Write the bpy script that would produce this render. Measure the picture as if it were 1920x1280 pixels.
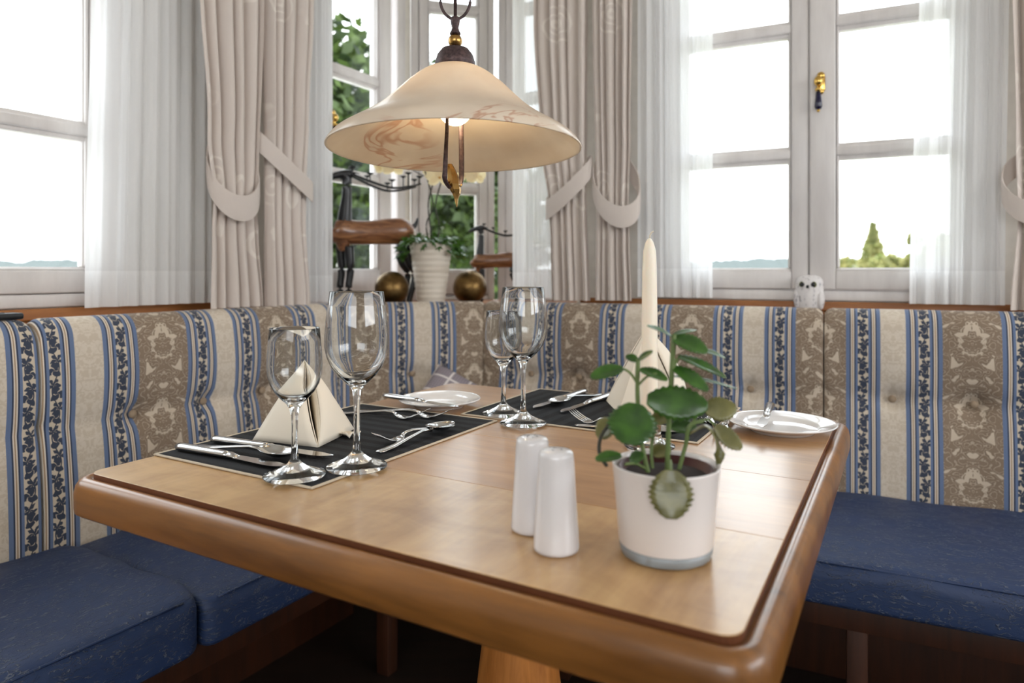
import bpy, bmesh, math, random
from mathutils import Vector, Matrix
random.seed(7)
PI = math.pi
for o in list(bpy.data.objects):
    bpy.data.objects.remove(o)
scene = bpy.context.scene
COL = scene.collection

# ------------------------------------------------------------------ camera
cam = bpy.data.cameras.new('camera')
cam.sensor_width = 36.0
cam.lens = 24.09
cam.shift_y = -0.0677
cam.clip_start = 0.02
cam.clip_end = 2000
cam.dof.use_dof = True
cam.dof.focus_distance = 1.0
cam.dof.aperture_fstop = 4.0
cam_o = bpy.data.objects.new('camera', cam)
cam_o.location = (0, 0, 1.0)
cam_o.rotation_euler = (PI/2, 0, 0)
COL.objects.link(cam_o)
scene.camera = cam_o

# ------------------------------------------------------------------ light and exposure
SKY = 4.5          # overcast sky
W_BACK = 12.0      # daylight through the room's other windows (behind the camera)
W_SIDE = 19.0
scene.view_settings.view_transform = 'Standard'
scene.view_settings.look = 'None'
scene.view_settings.gamma = 1
scene.view_settings.use_curve_mapping = False
scene.view_settings.exposure = 0.15
scene.cycles.use_denoising = True
scene.cycles.max_bounces = 8
scene.cycles.adaptive_threshold = 0.03
scene.cycles.transparent_max_bounces = 16
scene.cycles.transmission_bounces = 10
scene.cycles.sample_clamp_indirect = 6.0

world = bpy.data.worlds.new('overcast_sky')
scene.world = world
world.use_nodes = True
wt = world.node_tree
wt.nodes.clear()
wo = wt.nodes.new('ShaderNodeOutputWorld')
wb = wt.nodes.new('ShaderNodeBackground')
wn = wt.nodes.new('ShaderNodeTexNoise')
wc = wt.nodes.new('ShaderNodeTexCoord')
wr = wt.nodes.new('ShaderNodeValToRGB')
wn.inputs['Scale'].default_value = 2.6
wn.inputs['Detail'].default_value = 5
wr.color_ramp.elements[0].position = 0.35
wr.color_ramp.elements[0].color = (0.80, 0.90, 1.0, 1)
wr.color_ramp.elements[1].position = 0.62
wr.color_ramp.elements[1].color = (1.0, 1.0, 1.0, 1)
wt.links.new(wc.outputs['Generated'], wn.inputs['Vector'])
wt.links.new(wn.outputs['Fac'], wr.inputs['Fac'])
wt.links.new(wr.outputs['Color'], wb.inputs['Color'])
wt.links.new(wb.outputs['Background'], wo.inputs['Surface'])
wb.inputs['Strength'].default_value = SKY

# ------------------------------------------------------------------ reference frames (x along, y away from the room, z up)
class Frame:
    def __init__(s, ox, oy, deg):
        s.o = Vector((ox, oy, 0)); s.a = math.radians(deg)
        s.m = Matrix.Translation(s.o) @ Matrix.Rotation(s.a, 4, 'Z')
    def p(s, x, y, z=0): return s.m @ Vector((x, y, z))
FL = Frame(-0.911, 1.389, 59.5)       # left bench run: y=0 is the face of the backrest
FR = Frame(0.822, 1.758, -25.5)       # right bench run
FD = Frame(-0.514, 2.063, 17.45)      # cut corner of the bench
FT = Frame(0, 0, -29.7)               # table axes
FW = Frame(0, 0, 0)
TZ = 0.75                             # table height

def area_light(name, loc, target, sx, sy, power, col):
    l = bpy.data.lights.new(name, 'AREA'); l.shape = 'RECTANGLE'
    l.size = sx; l.size_y = sy; l.energy = power; l.color = col
    o = bpy.data.objects.new(name, l); o.location = loc
    d = Vector(target) - Vector(loc)
    o.rotation_euler = d.to_track_quat('-Z', 'Y').to_euler()
    COL.objects.link(o); return o
# the two other windows of the room, behind and beside the camera
area_light('daylight_window_back', FR.p(0.5, -4.22, 1.75), FR.p(0.5, 0, 0.9), 2.4, 0.95, W_BACK, (1.0, 0.98, 0.96))
area_light('daylight_window_side', FL.p(0.2, -4.22, 1.75), FL.p(0.2, 0, 0.9), 2.4, 0.95, W_SIDE, (0.97, 0.98, 1.0))

# ------------------------------------------------------------------ node helpers
def lin(r, g, b):
    f = lambda c: (c/255/12.92) if c/255 <= 0.04045 else ((c/255+0.055)/1.055)**2.4
    return (f(r), f(g), f(b), 1)
class G:
    def __init__(s, name):
        s.mat = bpy.data.materials.new(name); s.mat.use_nodes = True
        s.t = s.mat.node_tree; s.t.nodes.clear()
        s.out = s.t.nodes.new('ShaderNodeOutputMaterial')
    def n(s, typ, props=None, **ins):
        nd = s.t.nodes.new(typ)
        for k, v in (props or {}).items(): setattr(nd, k, v)
        for k, v in ins.items():
            s.set(nd.inputs[k.replace('_', ' ')], v)
        return nd
    def set(s, inp, v):
        if isinstance(v, bpy.types.NodeSocket): s.t.links.new(v, inp)
        else: inp.default_value = v
    def m(s, op, a, b=None, c=None):
        nd = s.t.nodes.new('ShaderNodeMath'); nd.operation = op
        s.set(nd.inputs[0], a)
        if b is not None: s.set(nd.inputs[1], b)
        if c is not None: s.set(nd.inputs[2], c)
        return nd.outputs[0]
    def mix(s, fac, a, b):
        nd = s.t.nodes.new('ShaderNodeMix'); nd.data_type = 'RGBA'
        s.set(nd.inputs[0], fac); s.set(nd.inputs[6], a); s.set(nd.inputs[7], b)
        return nd.outputs[2]
    def ss(s, x, a, b):
        nd = s.t.nodes.new('ShaderNodeMapRange'); nd.interpolation_type = 'SMOOTHSTEP'
        s.set(nd.inputs[0], x); s.set(nd.inputs[1], a); s.set(nd.inputs[2], b)
        return nd.outputs[0]
    def ramp(s, fac, *stops):
        nd = s.t.nodes.new('ShaderNodeValToRGB'); e = nd.color_ramp.elements
        while len(e) < len(stops): e.new(0.5)
        for i, (p, c) in enumerate(stops): e[i].position = p; e[i].color = c
        s.set(nd.inputs[0], fac); return nd.outputs[0]
    def noise(s, vec, scale, detail=2, rough=0.5, dist=0.0):
        nd = s.t.nodes.new('ShaderNodeTexNoise')
        s.set(nd.inputs['Vector'], vec); nd.inputs['Scale'].default_value = scale
        nd.inputs['Detail'].default_value = detail; nd.inputs['Roughness'].default_value = rough
        nd.inputs['Distortion'].default_value = dist
        return nd.outputs['Fac']
    def comb(s, x, y, z):
        nd = s.t.nodes.new('ShaderNodeCombineXYZ')
        for i, v in enumerate((x, y, z)): s.set(nd.inputs[i], v)
        return nd.outputs[0]
    def sep(s, v):
        nd = s.t.nodes.new('ShaderNodeSeparateXYZ'); s.set(nd.inputs[0], v); return nd.outputs
    def co(s, which='Object'):
        return s.t.nodes.new('ShaderNodeTexCoord').outputs[which]
    def scale(s, v, x, y, z):
        nd = s.t.nodes.new('ShaderNodeMapping'); s.set(nd.inputs[0], v)
        nd.inputs['Scale'].default_value = (x, y, z); return nd.outputs[0]
    def bump(s, h, strength, dist=0.001):
        nd = s.t.nodes.new('ShaderNodeBump'); s.set(nd.inputs['Height'], h)
        nd.inputs['Strength'].default_value = strength; nd.inputs['Distance'].default_value = dist
        return nd.outputs[0]
    def pbr(s, color, rough=0.5, metal=0.0, normal=None, **kw):
        nd = s.t.nodes.new('ShaderNodeBsdfPrincipled')
        s.set(nd.inputs['Base Color'], color); s.set(nd.inputs['Roughness'], rough)
        s.set(nd.inputs['Metallic'], metal)
        if normal is not None: s.t.links.new(normal, nd.inputs['Normal'])
        for k, v in kw.items(): s.set(nd.inputs[k.replace('_', ' ')], v)
        return nd
    def done(s, shader):
        s.t.links.new(shader.outputs[0] if hasattr(shader, 'outputs') else shader, s.out.inputs[0]); return s.mat
def simple(name, rgb, rough=0.5, metal=0.0, **kw):
    g = G(name); return g.done(g.pbr(lin(*rgb), rough, metal, **kw))

M = {}
def wood(name, dark, light, along='x', rough=0.35, scale=1.0, coat=0.0, fig=0.0):
    g = G(name); c = g.co()
    sc = {'x': (3, 26, 26), 'y': (26, 3, 26), 'z': (30, 30, 2.5)}[along]
    v = g.scale(c, *[q*scale for q in sc])
    n1 = g.noise(v, 1.0, 5, 0.6, 0.6)
    v2 = g.scale(c, *[q*scale*7 for q in sc])
    n2 = g.noise(v2, 1.0, 3, 0.6)
    f = g.m('ADD', g.m('MULTIPLY', n1, 0.75), g.m('MULTIPLY', n2, 0.25))
    if fig:
        f = g.m('ADD', f, g.m('MULTIPLY', g.m('SUBTRACT', g.noise(g.scale(c, 9, 16, 9), 1.0, 4, 0.6, 1.5), 0.5), fig))
    big = g.noise(c, 5.0, 2)
    f = g.m('ADD', f, g.m('MULTIPLY', g.m('SUBTRACT', big, 0.5), 0.35))
    col = g.ramp(f, (0.28, lin(*dark)), (0.70, lin(*light)))
    kw = dict(Coat_Weight=coat, Coat_Roughness=0.2) if coat else {}
    r = g.m('ADD', g.m('MULTIPLY', n2, 0.14), rough-0.07)
    return g.done(g.pbr(col, r, 0, g.bump(n2, 0.12, 0.0006), **kw))
M['board_front'] = wood('oak_board_front', (158, 116, 70), (206, 168, 116), 'y', 0.36, 0.55, 0.55, 0.5)
M['board_mid'] = wood('oak_board_middle', (150, 106, 64), (194, 150, 103), 'x', 0.34, 1.0, 0.55)
M['board_back'] = wood('oak_board_back', (144, 102, 62), (188, 146, 100), 'x', 0.34, 1.3, 0.55)
M['edge_wood'] = wood('table_edge_wood', (92, 56, 21), (152, 100, 45), 'x', 0.32, 0.8, 0.3)
M['board_edge'] = wood('shaded_board_edge', (80, 42, 20), (108, 60, 30), 'x', 0.5)  # darker tone paints the shade on the boards' raised side faces
M['pine'] = wood('orange_pine', (128, 76, 34), (170, 112, 60), 'x', 0.45)
M['pedestal'] = wood('pedestal_pine', (128, 72, 26), (190, 124, 62), 'z', 0.35)
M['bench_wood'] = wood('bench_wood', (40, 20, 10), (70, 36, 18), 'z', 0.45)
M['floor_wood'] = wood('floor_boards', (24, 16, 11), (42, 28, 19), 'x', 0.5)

g = G('white_window_paint'); n = g.noise(g.scale(g.co(), 20, 20, 4), 1.0, 4, 0.6)
M['paint'] = g.done(g.pbr(g.ramp(n, (0.3, lin(206, 200, 197)), (0.7, lin(224, 219, 216))), 0.42, 0, g.bump(n, 0.08, 0.001)))
g = G('plaster'); n = g.noise(g.co(), 30, 4)
M['plaster'] = g.done(g.pbr(g.ramp(n, (0.3, lin(222, 216, 206)), (0.7, lin(232, 226, 216))), 0.85, 0, g.bump(n, 0.15, 0.002)))
g = G('window_glass')
fr = g.n('ShaderNodeLayerWeight'); fr.inputs[0].default_value = 0.12
mx = g.n('ShaderNodeMixShader'); tr = g.n('ShaderNodeBsdfTransparent'); gl = g.n('ShaderNodeBsdfGlossy')
tr.inputs[0].default_value = (0.97, 0.985, 0.98, 1); gl.inputs['Roughness'].default_value = 0.02
g.t.links.new(g.m('MULTIPLY', fr.outputs['Fresnel'], 0.6), mx.inputs[0]); g.t.links.new(tr.outputs[0], mx.inputs[1]); g.t.links.new(gl.outputs[0], mx.inputs[2])
M['pane'] = g.done(mx)
g = G('clear_crystal')
gb = g.n('ShaderNodeBsdfGlass'); gb.inputs['IOR'].default_value = 1.48; gb.inputs['Roughness'].default_value = 0.0
gb.inputs['Color'].default_value = (0.985, 0.99, 0.99, 1)
M['crystal'] = g.done(gb)
M['steel'] = simple('polished_steel', (205, 205, 205), 0.12, 1.0)
M['porcelain'] = simple('white_porcelain', (226, 222, 220), 0.12, 0, Coat_Weight=0.4, Coat_Roughness=0.05)
M['shaker'] = simple('shaker_porcelain', (220, 217, 219), 0.16, 0, Coat_Weight=0.5, Coat_Roughness=0.06)
M['hole'] = simple('dark_hole', (40, 36, 34), 0.7)
M['brass'] = simple('bright_brass', (214, 176, 96), 0.18, 1.0)
g = G('aged_gold'); n = g.noise(g.co(), 40, 4)
M['gold'] = g.done(g.pbr(g.ramp(n, (0.3, lin(150, 116, 66)), (0.7, lin(186, 150, 92))), g.m('ADD', g.m('MULTIPLY', n, 0.2), 0.18), 1.0, g.bump(n, 0.15, 0.002)))
M['gold_dark'] = None
g = G('bronze_ball'); n = g.noise(g.co(), 22, 5, 0.65)
M['bronze'] = g.done(g.pbr(g.ramp(n, (0.3, lin(86, 64, 38)), (0.7, lin(132, 106, 66))), g.m('ADD', g.m('MULTIPLY', n, 0.3), 0.24), 1.0, g.bump(n, 0.1, 0.003)))
g = G('rusty_iron'); n = g.noise(g.co(), 220, 3)
M['iron'] = g.done(g.pbr(g.ramp(n, (0.35, lin(52, 38, 40)), (0.75, lin(92, 72, 72))), 0.5, 0.35, g.bump(n, 0.2, 0.0005)))
M['black'] = simple('black_lacquer', (22, 23, 27), 0.32)
M['black_plastic'] = simple('black_plastic', (20, 21, 24), 0.35)
M['rubber'] = simple('grey_keys', (70, 72, 78), 0.6)
M['navy'] = simple('navy_enamel', (22, 18, 52), 0.15)
M['maroon'] = simple('dark_red_enamel', (58, 16, 26), 0.2)
M['wax'] = simple('ivory_wax', (238, 230, 214), 0.45, 0, Subsurface_Weight=0.35, Subsurface_Radius=(0.02, 0.012, 0.008), Subsurface_Scale=0.5)
M['wick'] = simple('candle_wick', (214, 206, 190), 0.8)
g = G('cream_linen'); u = g.co('Object'); n = g.noise(g.scale(u, 900, 900, 900), 1, 2)
M['linen'] = g.done(g.pbr(lin(232, 222, 206), 0.85, 0, g.bump(n, 0.15, 0.0004)))
M['linen_fold'] = simple('napkin_fold_shade', (222, 210, 190), 0.85)
g = G('deer_wood'); c = g.co()
n = g.noise(g.scale(c, 9, 60, 60), 1.0, 4, 0.6, 1.2)
M['deer_wood'] = g.done(g.pbr(g.ramp(n, (0.3, lin(78, 46, 28)), (0.5, lin(122, 78, 48)), (0.75, lin(158, 114, 76))), 0.3, 0, Coat_Weight=0.3))
M['soil'] = simple('dark_soil', (34, 20, 18), 0.95)
M['inner_pot'] = simple('dark_red_plastic', (62, 14, 18), 0.5)
g = G('ribbed_cream_ceramic'); z = g.sep(g.co())[2]
w = g.noise(g.scale(g.co(), 3, 3, 60), 1.0, 3)
M['cream_pot'] = g.done(g.pbr(g.ramp(w, (0.3, lin(205, 192, 175)), (0.7, lin(226, 216, 202))), 0.5))
M['frosted'] = simple('white_glass', (226, 219, 216), 0.28, 0, Coat_Weight=0.3, Coat_Roughness=0.1)
M['glass_base'] = simple('grey_glass_base', (168, 174, 178), 0.15, 0, Transmission_Weight=0.35)
g = G('marbled_lamp_glass'); c = g.co()
v = g.n('ShaderNodeTexNoise'); 
co_ = g.n('ShaderNodeMapping'); g.set(co_.inputs[0], c); co_.inputs['Location'].default_value = (4.3, 1.7, 2.2); c = co_.outputs[0]
n = g.noise(g.scale(c, 1, 1, 2.5), 7.0, 3, 0.55, 1.2)
vein = g.m('SUBTRACT', 1.0, g.ss(g.m('ABSOLUTE', g.m('SUBTRACT', n, 0.5)), 0.0, 0.032))
patch = g.ss(g.noise(c, 5.0, 1), 0.42, 0.60)
vein = g.m('MULTIPLY', g.m('MULTIPLY', vein, patch), 0.55)
cloud = g.ramp(g.noise(c, 14, 3), (0.3, lin(230, 217, 200)), (0.7, lin(243, 233, 218)))
colr = g.mix(vein, cloud, lin(190, 122, 72))
tl = g.n('ShaderNodeBsdfTranslucent'); g.set(tl.inputs[0], colr)
pb = g.pbr(colr, 0.28, 0, Coat_Weight=0.25, Coat_Roughness=0.1)
mx = g.n('ShaderNodeMixShader'); mx.inputs[0].default_value = 0.42
g.t.links.new(pb.outputs[0], mx.inputs[1]); g.t.links.new(tl.outputs[0], mx.inputs[2])
M['lampglass'] = g.done(mx)
g = G('warm_bulb'); em = g.n('ShaderNodeEmission'); em.inputs[0].default_value = (1.0, 0.76, 0.46, 1); em.inputs[1].default_value = 24.0
M['bulb'] = g.done(em)

# upholstery stripe fabric, uv in metres (u across the stripes)
def damask(name, phase):
    g = G(name); uv = g.sep(g.co('UV')); u, v = uv[0], uv[1]
    P = 0.332
    x = g.m('SUBTRACT', g.m('FRACT', g.m('ADD', g.m('DIVIDE', g.m('SUBTRACT', u, phase), P), 0.5)), 0.5)
    sx = g.m('MULTIPLY', x, P)
    ax = g.m('ABSOLUTE', sx)
    beige, taupe, cream = lin(196, 180, 160), lin(136, 117, 98), lin(208, 196, 180)
    blue, navy, tan, dark = lin(98, 115, 147), lin(42, 52, 76), lin(158, 132, 104), lin(48, 56, 74)
    # taupe damask: mirrored left to right, repeats upwards, pale outlines round the leaves
    ang = g.m('MULTIPLY', v, 2*PI/0.175)
    cy, sy = g.m('COSINE', ang), g.m('SINE', ang)
    q3 = g.comb(g.m('MULTIPLY', ax, 34.0), g.m('MULTIPLY', cy, 1.15), g.m('MULTIPLY', sy, 1.15))
    nz = g.noise(q3, 1.0, 1.6, 0.5, 0.3)
    n2 = g.noise(q3, 2.1, 2.0, 0.5, 0.5)
    isl = g.ss(nz, 0.365, 0.378)
    vein = g.ss(g.m('ABSOLUTE', g.m('SUBTRACT', g.m('FRACT', g.m('MULTIPLY', g.m('ADD', nz, g.m('MULTIPLY', n2, 0.12)), 9.0)), 0.5)), 0.05, 0.12)
    vein = g.m('ADD', 0.35, g.m('MULTIPLY', vein, 0.65))
    vv = g.m('SUBTRACT', g.m('FRACT', g.m('DIVIDE', v, 0.175)), 0.5)
    rr = g.m('SQRT', g.m('ADD', g.m('POWER', g.m('DIVIDE', ax, 0.027), 2.0), g.m('POWER', g.m('DIVIDE', vv, 0.21), 2.0)))
    ring = g.ss(g.m('ABSOLUTE', g.m('SUBTRACT', g.m('ADD', rr, g.m('MULTIPLY', g.m('SUBTRACT', n2, 0.5), 1.5)), 1.0)), 0.05, 0.11)
    dm = g.m('MULTIPLY', g.m('MULTIPLY', isl, vein), ring)
    th = g.noise(g.scale(g.co('UV'), 900, 120, 1), 1.0, 2)
    tau = g.mix(g.m('MULTIPLY', th, 0.6), taupe, lin(122, 104, 86))
    ctaupe = g.mix(dm, beige, tau)
    # cream stripe: small light tracery
    nc = g.noise(g.comb(g.m('MULTIPLY', g.m('SUBTRACT', 0.166, ax), 120.0), g.m('MULTIPLY', g.m('SINE', g.m('MULTIPLY', v, 2*PI/0.05)), 1.5), g.m('MULTIPLY', v, 30.0)), 1.0, 3, 0.6, 0.6)
    ccream = g.mix(g.ss(nc, 0.44, 0.56), cream, lin(196, 182, 163))
    # blue band
    xb = g.m('SUBTRACT', ax, 0.099)
    b = g.m('ABSOLUTE', xb)
    HP = 0.048
    k = g.m('DIVIDE', v, HP)
    par = g.m('SUBTRACT', g.m('MULTIPLY', g.m('MODULO', g.m('FLOOR', k), 2.0), 2.0), 1.0)
    dn = g.noise(g.scale(g.co('UV'), 130, 130, 1), 1.0, 2)
    dd = g.m('MULTIPLY', g.m('SUBTRACT', dn, 0.5), 0.007)
    lx = g.m('ADD', g.m('MULTIPLY', xb, par), dd)
    lv = g.m('ADD', g.m('MULTIPLY', g.m('SUBTRACT', g.m('FRACT', k), 0.5), HP), dd)
    def leaf(cx, cv, R, lobes, ph):
        px = g.m('SUBTRACT', lx, cx); pv = g.m('SUBTRACT', lv, cv)
        r = g.m('SQRT', g.m('ADD', g.m('MULTIPLY', px, px), g.m('MULTIPLY', pv, pv)))
        th = g.m('ARCTAN2', pv, px)
        lim = g.m('MULTIPLY', g.m('ADD', g.m('MULTIPLY', g.m('COSINE', g.m('ADD', g.m('MULTIPLY', th, float(lobes)), ph)), 0.26), 0.74), R)
        body = g.m('LESS_THAN', r, lim)
        vn = g.m('GREATER_THAN', g.m('ABSOLUTE', g.m('SINE', g.m('ADD', g.m('MULTIPLY', th, lobes/2.0), g.m('ADD', g.m('MULTIPLY', r, 170.0), ph/2)))), 0.22)
        return g.m('MULTIPLY', body, vn)
    l1 = leaf(0.0030, -0.007, 0.0175, 3, 0.6)
    l2 = leaf(-0.0035, 0.0130, 0.0142, 5, 1.7)
    stem = g.m('LESS_THAN', g.m('ABSOLUTE', g.m('SUBTRACT', xb, g.m('MULTIPLY', g.m('SINE', g.m('MULTIPLY', v, PI/HP)), 0.0075))), 0.0013)
    vine = g.m('MAXIMUM', g.m('MAXIMUM', l1, l2), stem)
    cb = g.mix(vine, lin(200, 186, 166), dark)
    cb = g.mix(g.m('GREATER_THAN', b, 0.0118), cb, blue)
    cb = g.mix(g.m('GREATER_THAN', b, 0.0172), cb, navy)
    cb = g.mix(g.m('GREATER_THAN', b, 0.0203), cb, lin(218, 206, 190))
    cb = g.mix(g.m('LESS_THAN', g.m('ABSOLUTE', g.m('SUBTRACT', b, 0.0239)), 0.0012), cb, tan)
    cb = g.mix(g.m('GREATER_THAN', b, 0.0275), cb, navy)
    cb = g.mix(g.m('GREATER_THAN', b, 0.0305), cb, blue)
    col = g.mix(g.m('GREATER_THAN', ax, 0.060), ctaupe, cb)
    isc = g.m('GREATER_THAN', ax, 0.138)
    col = g.mix(isc, col, ccream)
    weave = g.noise(g.scale(g.co('UV'), 700, 700, 1), 1.0, 2)
    h = g.m('ADD', g.m('MULTIPLY', weave, 0.35), g.m('MULTIPLY', g.m('MULTIPLY', dm, g.m('LESS_THAN', ax, 0.06)), 1.0))
    h = g.m('ADD', h, g.m('MULTIPLY', g.m('MULTIPLY', nc, isc), 0.6))
    return g.done(g.pbr(col, 0.8, 0, g.bump(h, 0.6, 0.0020), Sheen_Weight=0.15))
M['stripe_l'] = damask('striped_upholstery', 0.2274)
M['stripe_n'] = damask('striped_upholstery_near', 0.044)
M['stripe_r'] = damask('striped_upholstery_right', -0.0285)
M['stripe_d'] = damask('striped_upholstery_corner', 0.085)
M['button'] = simple('beige_button', (150, 130, 108), 0.8)

g = G('blue_seat_cloth'); uvv = g.co('UV')
su = g.sep(uvv)
nn = g.noise(g.scale(uvv, 16, 34, 1), 1.0, 4, 0.62, 0.5)
fr_ = g.m('ABSOLUTE', g.m('SUBTRACT', g.m('FRACT', g.m('ADD', g.m('MULTIPLY', su[1], 95.0), g.m('MULTIPLY', nn, 9.0))), 0.5))
line = g.m('SUBTRACT', 1.0, g.ss(fr_, 0.02, 0.13))
brk = g.ss(g.noise(g.scale(uvv, 30, 45, 1), 1.0, 2), 0.38, 0.54)
line = g.m('MULTIPLY', line, brk)
we = g.noise(g.scale(uvv, 900, 900, 1), 1.0, 2)
bc = g.mix(g.m('MULTIPLY', we, 0.7), lin(25, 43, 80), lin(42, 66, 108))
bc = g.mix(g.m('MULTIPLY', line, 0.5), bc, lin(128, 134, 144))  # pale lines paint the light caught by the wrinkles into the blue
M['blue'] = g.done(g.pbr(bc, 0.52, 0, g.bump(g.m('ADD', g.m('MULTIPLY', nn, 1.0), g.m('ADD', line, g.m('MULTIPLY', we, 0.2))), 0.9, 0.0022)))

def curtain_mat(name):
    g = G(name); uv = g.co('UV')
    vo = g.n('ShaderNodeTexVoronoi'); g.set(vo.inputs['Vector'], g.scale(uv, 6.5, 6.5, 1)); vo.inputs['Scale'].default_value = 1.0; vo.inputs['Randomness'].default_value = 0.75
    wob = g.m('ADD', vo.outputs['Distance'], g.m('MULTIPLY', g.m('SUBTRACT', g.noise(g.scale(uv, 14, 14, 1), 1.0, 2), 0.5), 0.16))
    def arc(rad, wd): return g.m('SUBTRACT', 1.0, g.ss(g.m('ABSOLUTE', g.m('SUBTRACT', wob, rad)), wd*0.5, wd))
    ln = g.m('MAXIMUM', g.m('MAXIMUM', arc(0.36, 0.030), arc(0.20, 0.026)), arc(0.07, 0.04))
    ln = g.m('MULTIPLY', ln, g.ss(g.noise(g.scale(uv, 8, 8, 1), 1.0, 1), 0.40, 0.48))
    w = g.noise(g.scale(uv, 300, 40, 1), 1.0, 2)
    col = g.mix(g.m('MULTIPLY', w, 0.4), lin(216, 204, 195), lin(204, 191, 182))
    col = g.mix(g.m('MULTIPLY', ln, 0.7), col, lin(236, 227, 217))
    p = g.pbr(col, 0.62, 0, g.bump(g.m('ADD', g.m('MULTIPLY', ln, 0.6), g.m('MULTIPLY', w, 0.3)), 0.25, 0.001), Sheen_Weight=0.2)
    t = g.n('ShaderNodeBsdfTranslucent'); g.set(t.inputs[0], col)
    mx = g.n('ShaderNodeMixShader'); mx.inputs[0].default_value = 0.10
    g.t.links.new(p.outputs[0], mx.inputs[1]); g.t.links.new(t.outputs[0], mx.inputs[2])
    return g.done(mx)
M['drape'] = curtain_mat('champagne_damask_curtain')
g = G('sheer_voile'); uv = g.sep(g.co('UV'))
hem = g.m('LESS_THAN', uv[1], 0.085)
d = g.n('ShaderNodeBsdfDiffuse'); d.inputs[0].default_value = (0.95, 0.95, 0.945, 1)
t = g.n('ShaderNodeBsdfTranslucent'); t.inputs[0].default_value = (0.92, 0.92, 0.93, 1)
m1 = g.n('ShaderNodeMixShader'); m1.inputs[0].default_value = 0.42
g.t.links.new(d.outputs[0], m1.inputs[1]); g.t.links.new(t.outputs[0], m1.inputs[2])
tr = g.n('ShaderNodeBsdfTransparent'); tr.inputs[0].default_value = (0.98, 0.98, 0.98, 1)
m2 = g.n('ShaderNodeMixShader')
g.set(m2.inputs[0], g.m('ADD', 0.88, g.m('MULTIPLY', hem, 0.09)))
g.t.links.new(tr.outputs[0], m2.inputs[1]); g.t.links.new(m1.outputs[0], m2.inputs[2])
M['sheer'] = g.done(m2)

g = G('black_woven_mat'); c = g.co(); s = g.sep(c)
bar = g.ss(g.m('SINE', g.m('MULTIPLY', s[0], 2*PI/0.028)), -0.3, 0.3)
wv = g.m('MULTIPLY', g.m('SINE', g.m('MULTIPLY', s[0], 2*PI/0.0016)), g.m('SINE', g.m('MULTIPLY', s[1], 2*PI/0.0016)))
col = g.mix(bar, lin(15, 16, 18), lin(36, 37, 41))
M['mat'] = g.done(g.pbr(col, 0.75, 0, g.bump(wv, 0.5, 0.0006), Specular_IOR_Level=0.25))
M['mat_hem'] = simple('beige_mat_edging', (196, 182, 162), 0.8)

def leaf_mat(name, dark, light, back):
    g = G(name); n = g.noise(g.co(), 60, 3)
    col = g.ramp(n, (0.3, lin(*dark)), (0.7, lin(*light)))
    p = g.pbr(col, 0.3, 0, Coat_Weight=0.2); t = g.n('ShaderNodeBsdfTranslucent'); t.inputs[0].default_value = lin(*back)
    mx = g.n('ShaderNodeMixShader'); mx.inputs[0].default_value = 0.22
    g.t.links.new(p.outputs[0], mx.inputs[1]); g.t.links.new(t.outputs[0], mx.inputs[2])
    return g.done(mx)
M['leaf'] = leaf_mat('glossy_green_leaf', (30, 62, 20), (66, 108, 36), (110, 160, 40))
M['leaf_olive'] = leaf_mat('olive_leaf', (84, 84, 44), (128, 124, 74), (150, 150, 60))
M['ivy'] = leaf_mat('ivy_leaf', (34, 66, 30), (80, 120, 56), (100, 140, 50))
M['stem'] = simple('green_stem', (98, 116, 64), 0.5)
M['dark_stem'] = simple('dark_stem', (46, 44, 32), 0.6)
g = G('cream_petal'); p = g.pbr(lin(240, 226, 190), 0.6); t = g.n('ShaderNodeBsdfTranslucent'); t.inputs[0].default_value = lin(240, 222, 170)
mx = g.n('ShaderNodeMixShader'); mx.inputs[0].default_value = 0.4
g.t.links.new(p.outputs[0], mx.inputs[1]); g.t.links.new(t.outputs[0], mx.inputs[2]); M['petal'] = g.done(mx)
M['petal_lip'] = simple('orange_lip', (204, 150, 70), 0.6)
g = G('owl_ceramic'); n = g.noise(g.scale(g.co(), 90, 90, 60), 1.0, 2)
M['owl'] = g.done(g.pbr(g.ramp(n, (0.30, lin(150, 145, 148)), (0.42, lin(218, 213, 212)), (0.8, lin(230, 226, 224))), 0.6, 0, g.bump(n, 0.3, 0.002)))
M['owl_iris'] = simple('olive_iris', (96, 100, 40), 0.2)
g = G('grey_plaid'); uv = g.sep(g.co('UV'))
def stripe(sock, per, w): return g.m('LESS_THAN', g.m('FRACT', g.m('DIVIDE', sock, per)), w)
base = g.mix(g.m('MULTIPLY', g.m('ADD', stripe(uv[0], 0.008, 0.5), stripe(uv[1], 0.008, 0.5)), 0.4), lin(150, 140, 146), lin(120, 112, 122))
st = g.m('MAXIMUM', stripe(uv[0], 0.06, 0.12), stripe(uv[1], 0.06, 0.12))
M['plaid'] = g.done(g.pbr(g.mix(st, base, lin(214, 206, 204)), 0.9))
def foliage_mat(name, a, b):
    g = G(name); oi = g.n('ShaderNodeNewGeometry').outputs['Random Per Island']
    col = g.ramp(oi, (0.0, lin(*a)), (1.0, lin(*b)))
    p = g.pbr(col, 0.55); t = g.n('ShaderNodeBsdfTranslucent'); g.set(t.inputs[0], col)
    mx = g.n('ShaderNodeMixShader'); mx.inputs[0].default_value = 0.35
    g.t.links.new(p.outputs[0], mx.inputs[1]); g.t.links.new(t.outputs[0], mx.inputs[2]); return g.done(mx)
M['fol'] = foliage_mat('garden_tree_leaves', (24, 40, 18), (84, 104, 44))
M['fol_y'] = foliage_mat('pale_tree_leaves', (118, 128, 72), (176, 168, 112))
M['fol_far'] = simple('hazy_wood', (80, 88, 86), 0.9)
M['bark'] = simple('tree_bark', (70, 56, 44), 0.9)
M['field'] = simple('pale_meadow', (132, 134, 96), 0.95)
M['slate'] = simple('slate_roof', (88, 90, 94), 0.7)
M['render_wall'] = simple('house_render', (206, 202, 196), 0.9)

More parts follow.
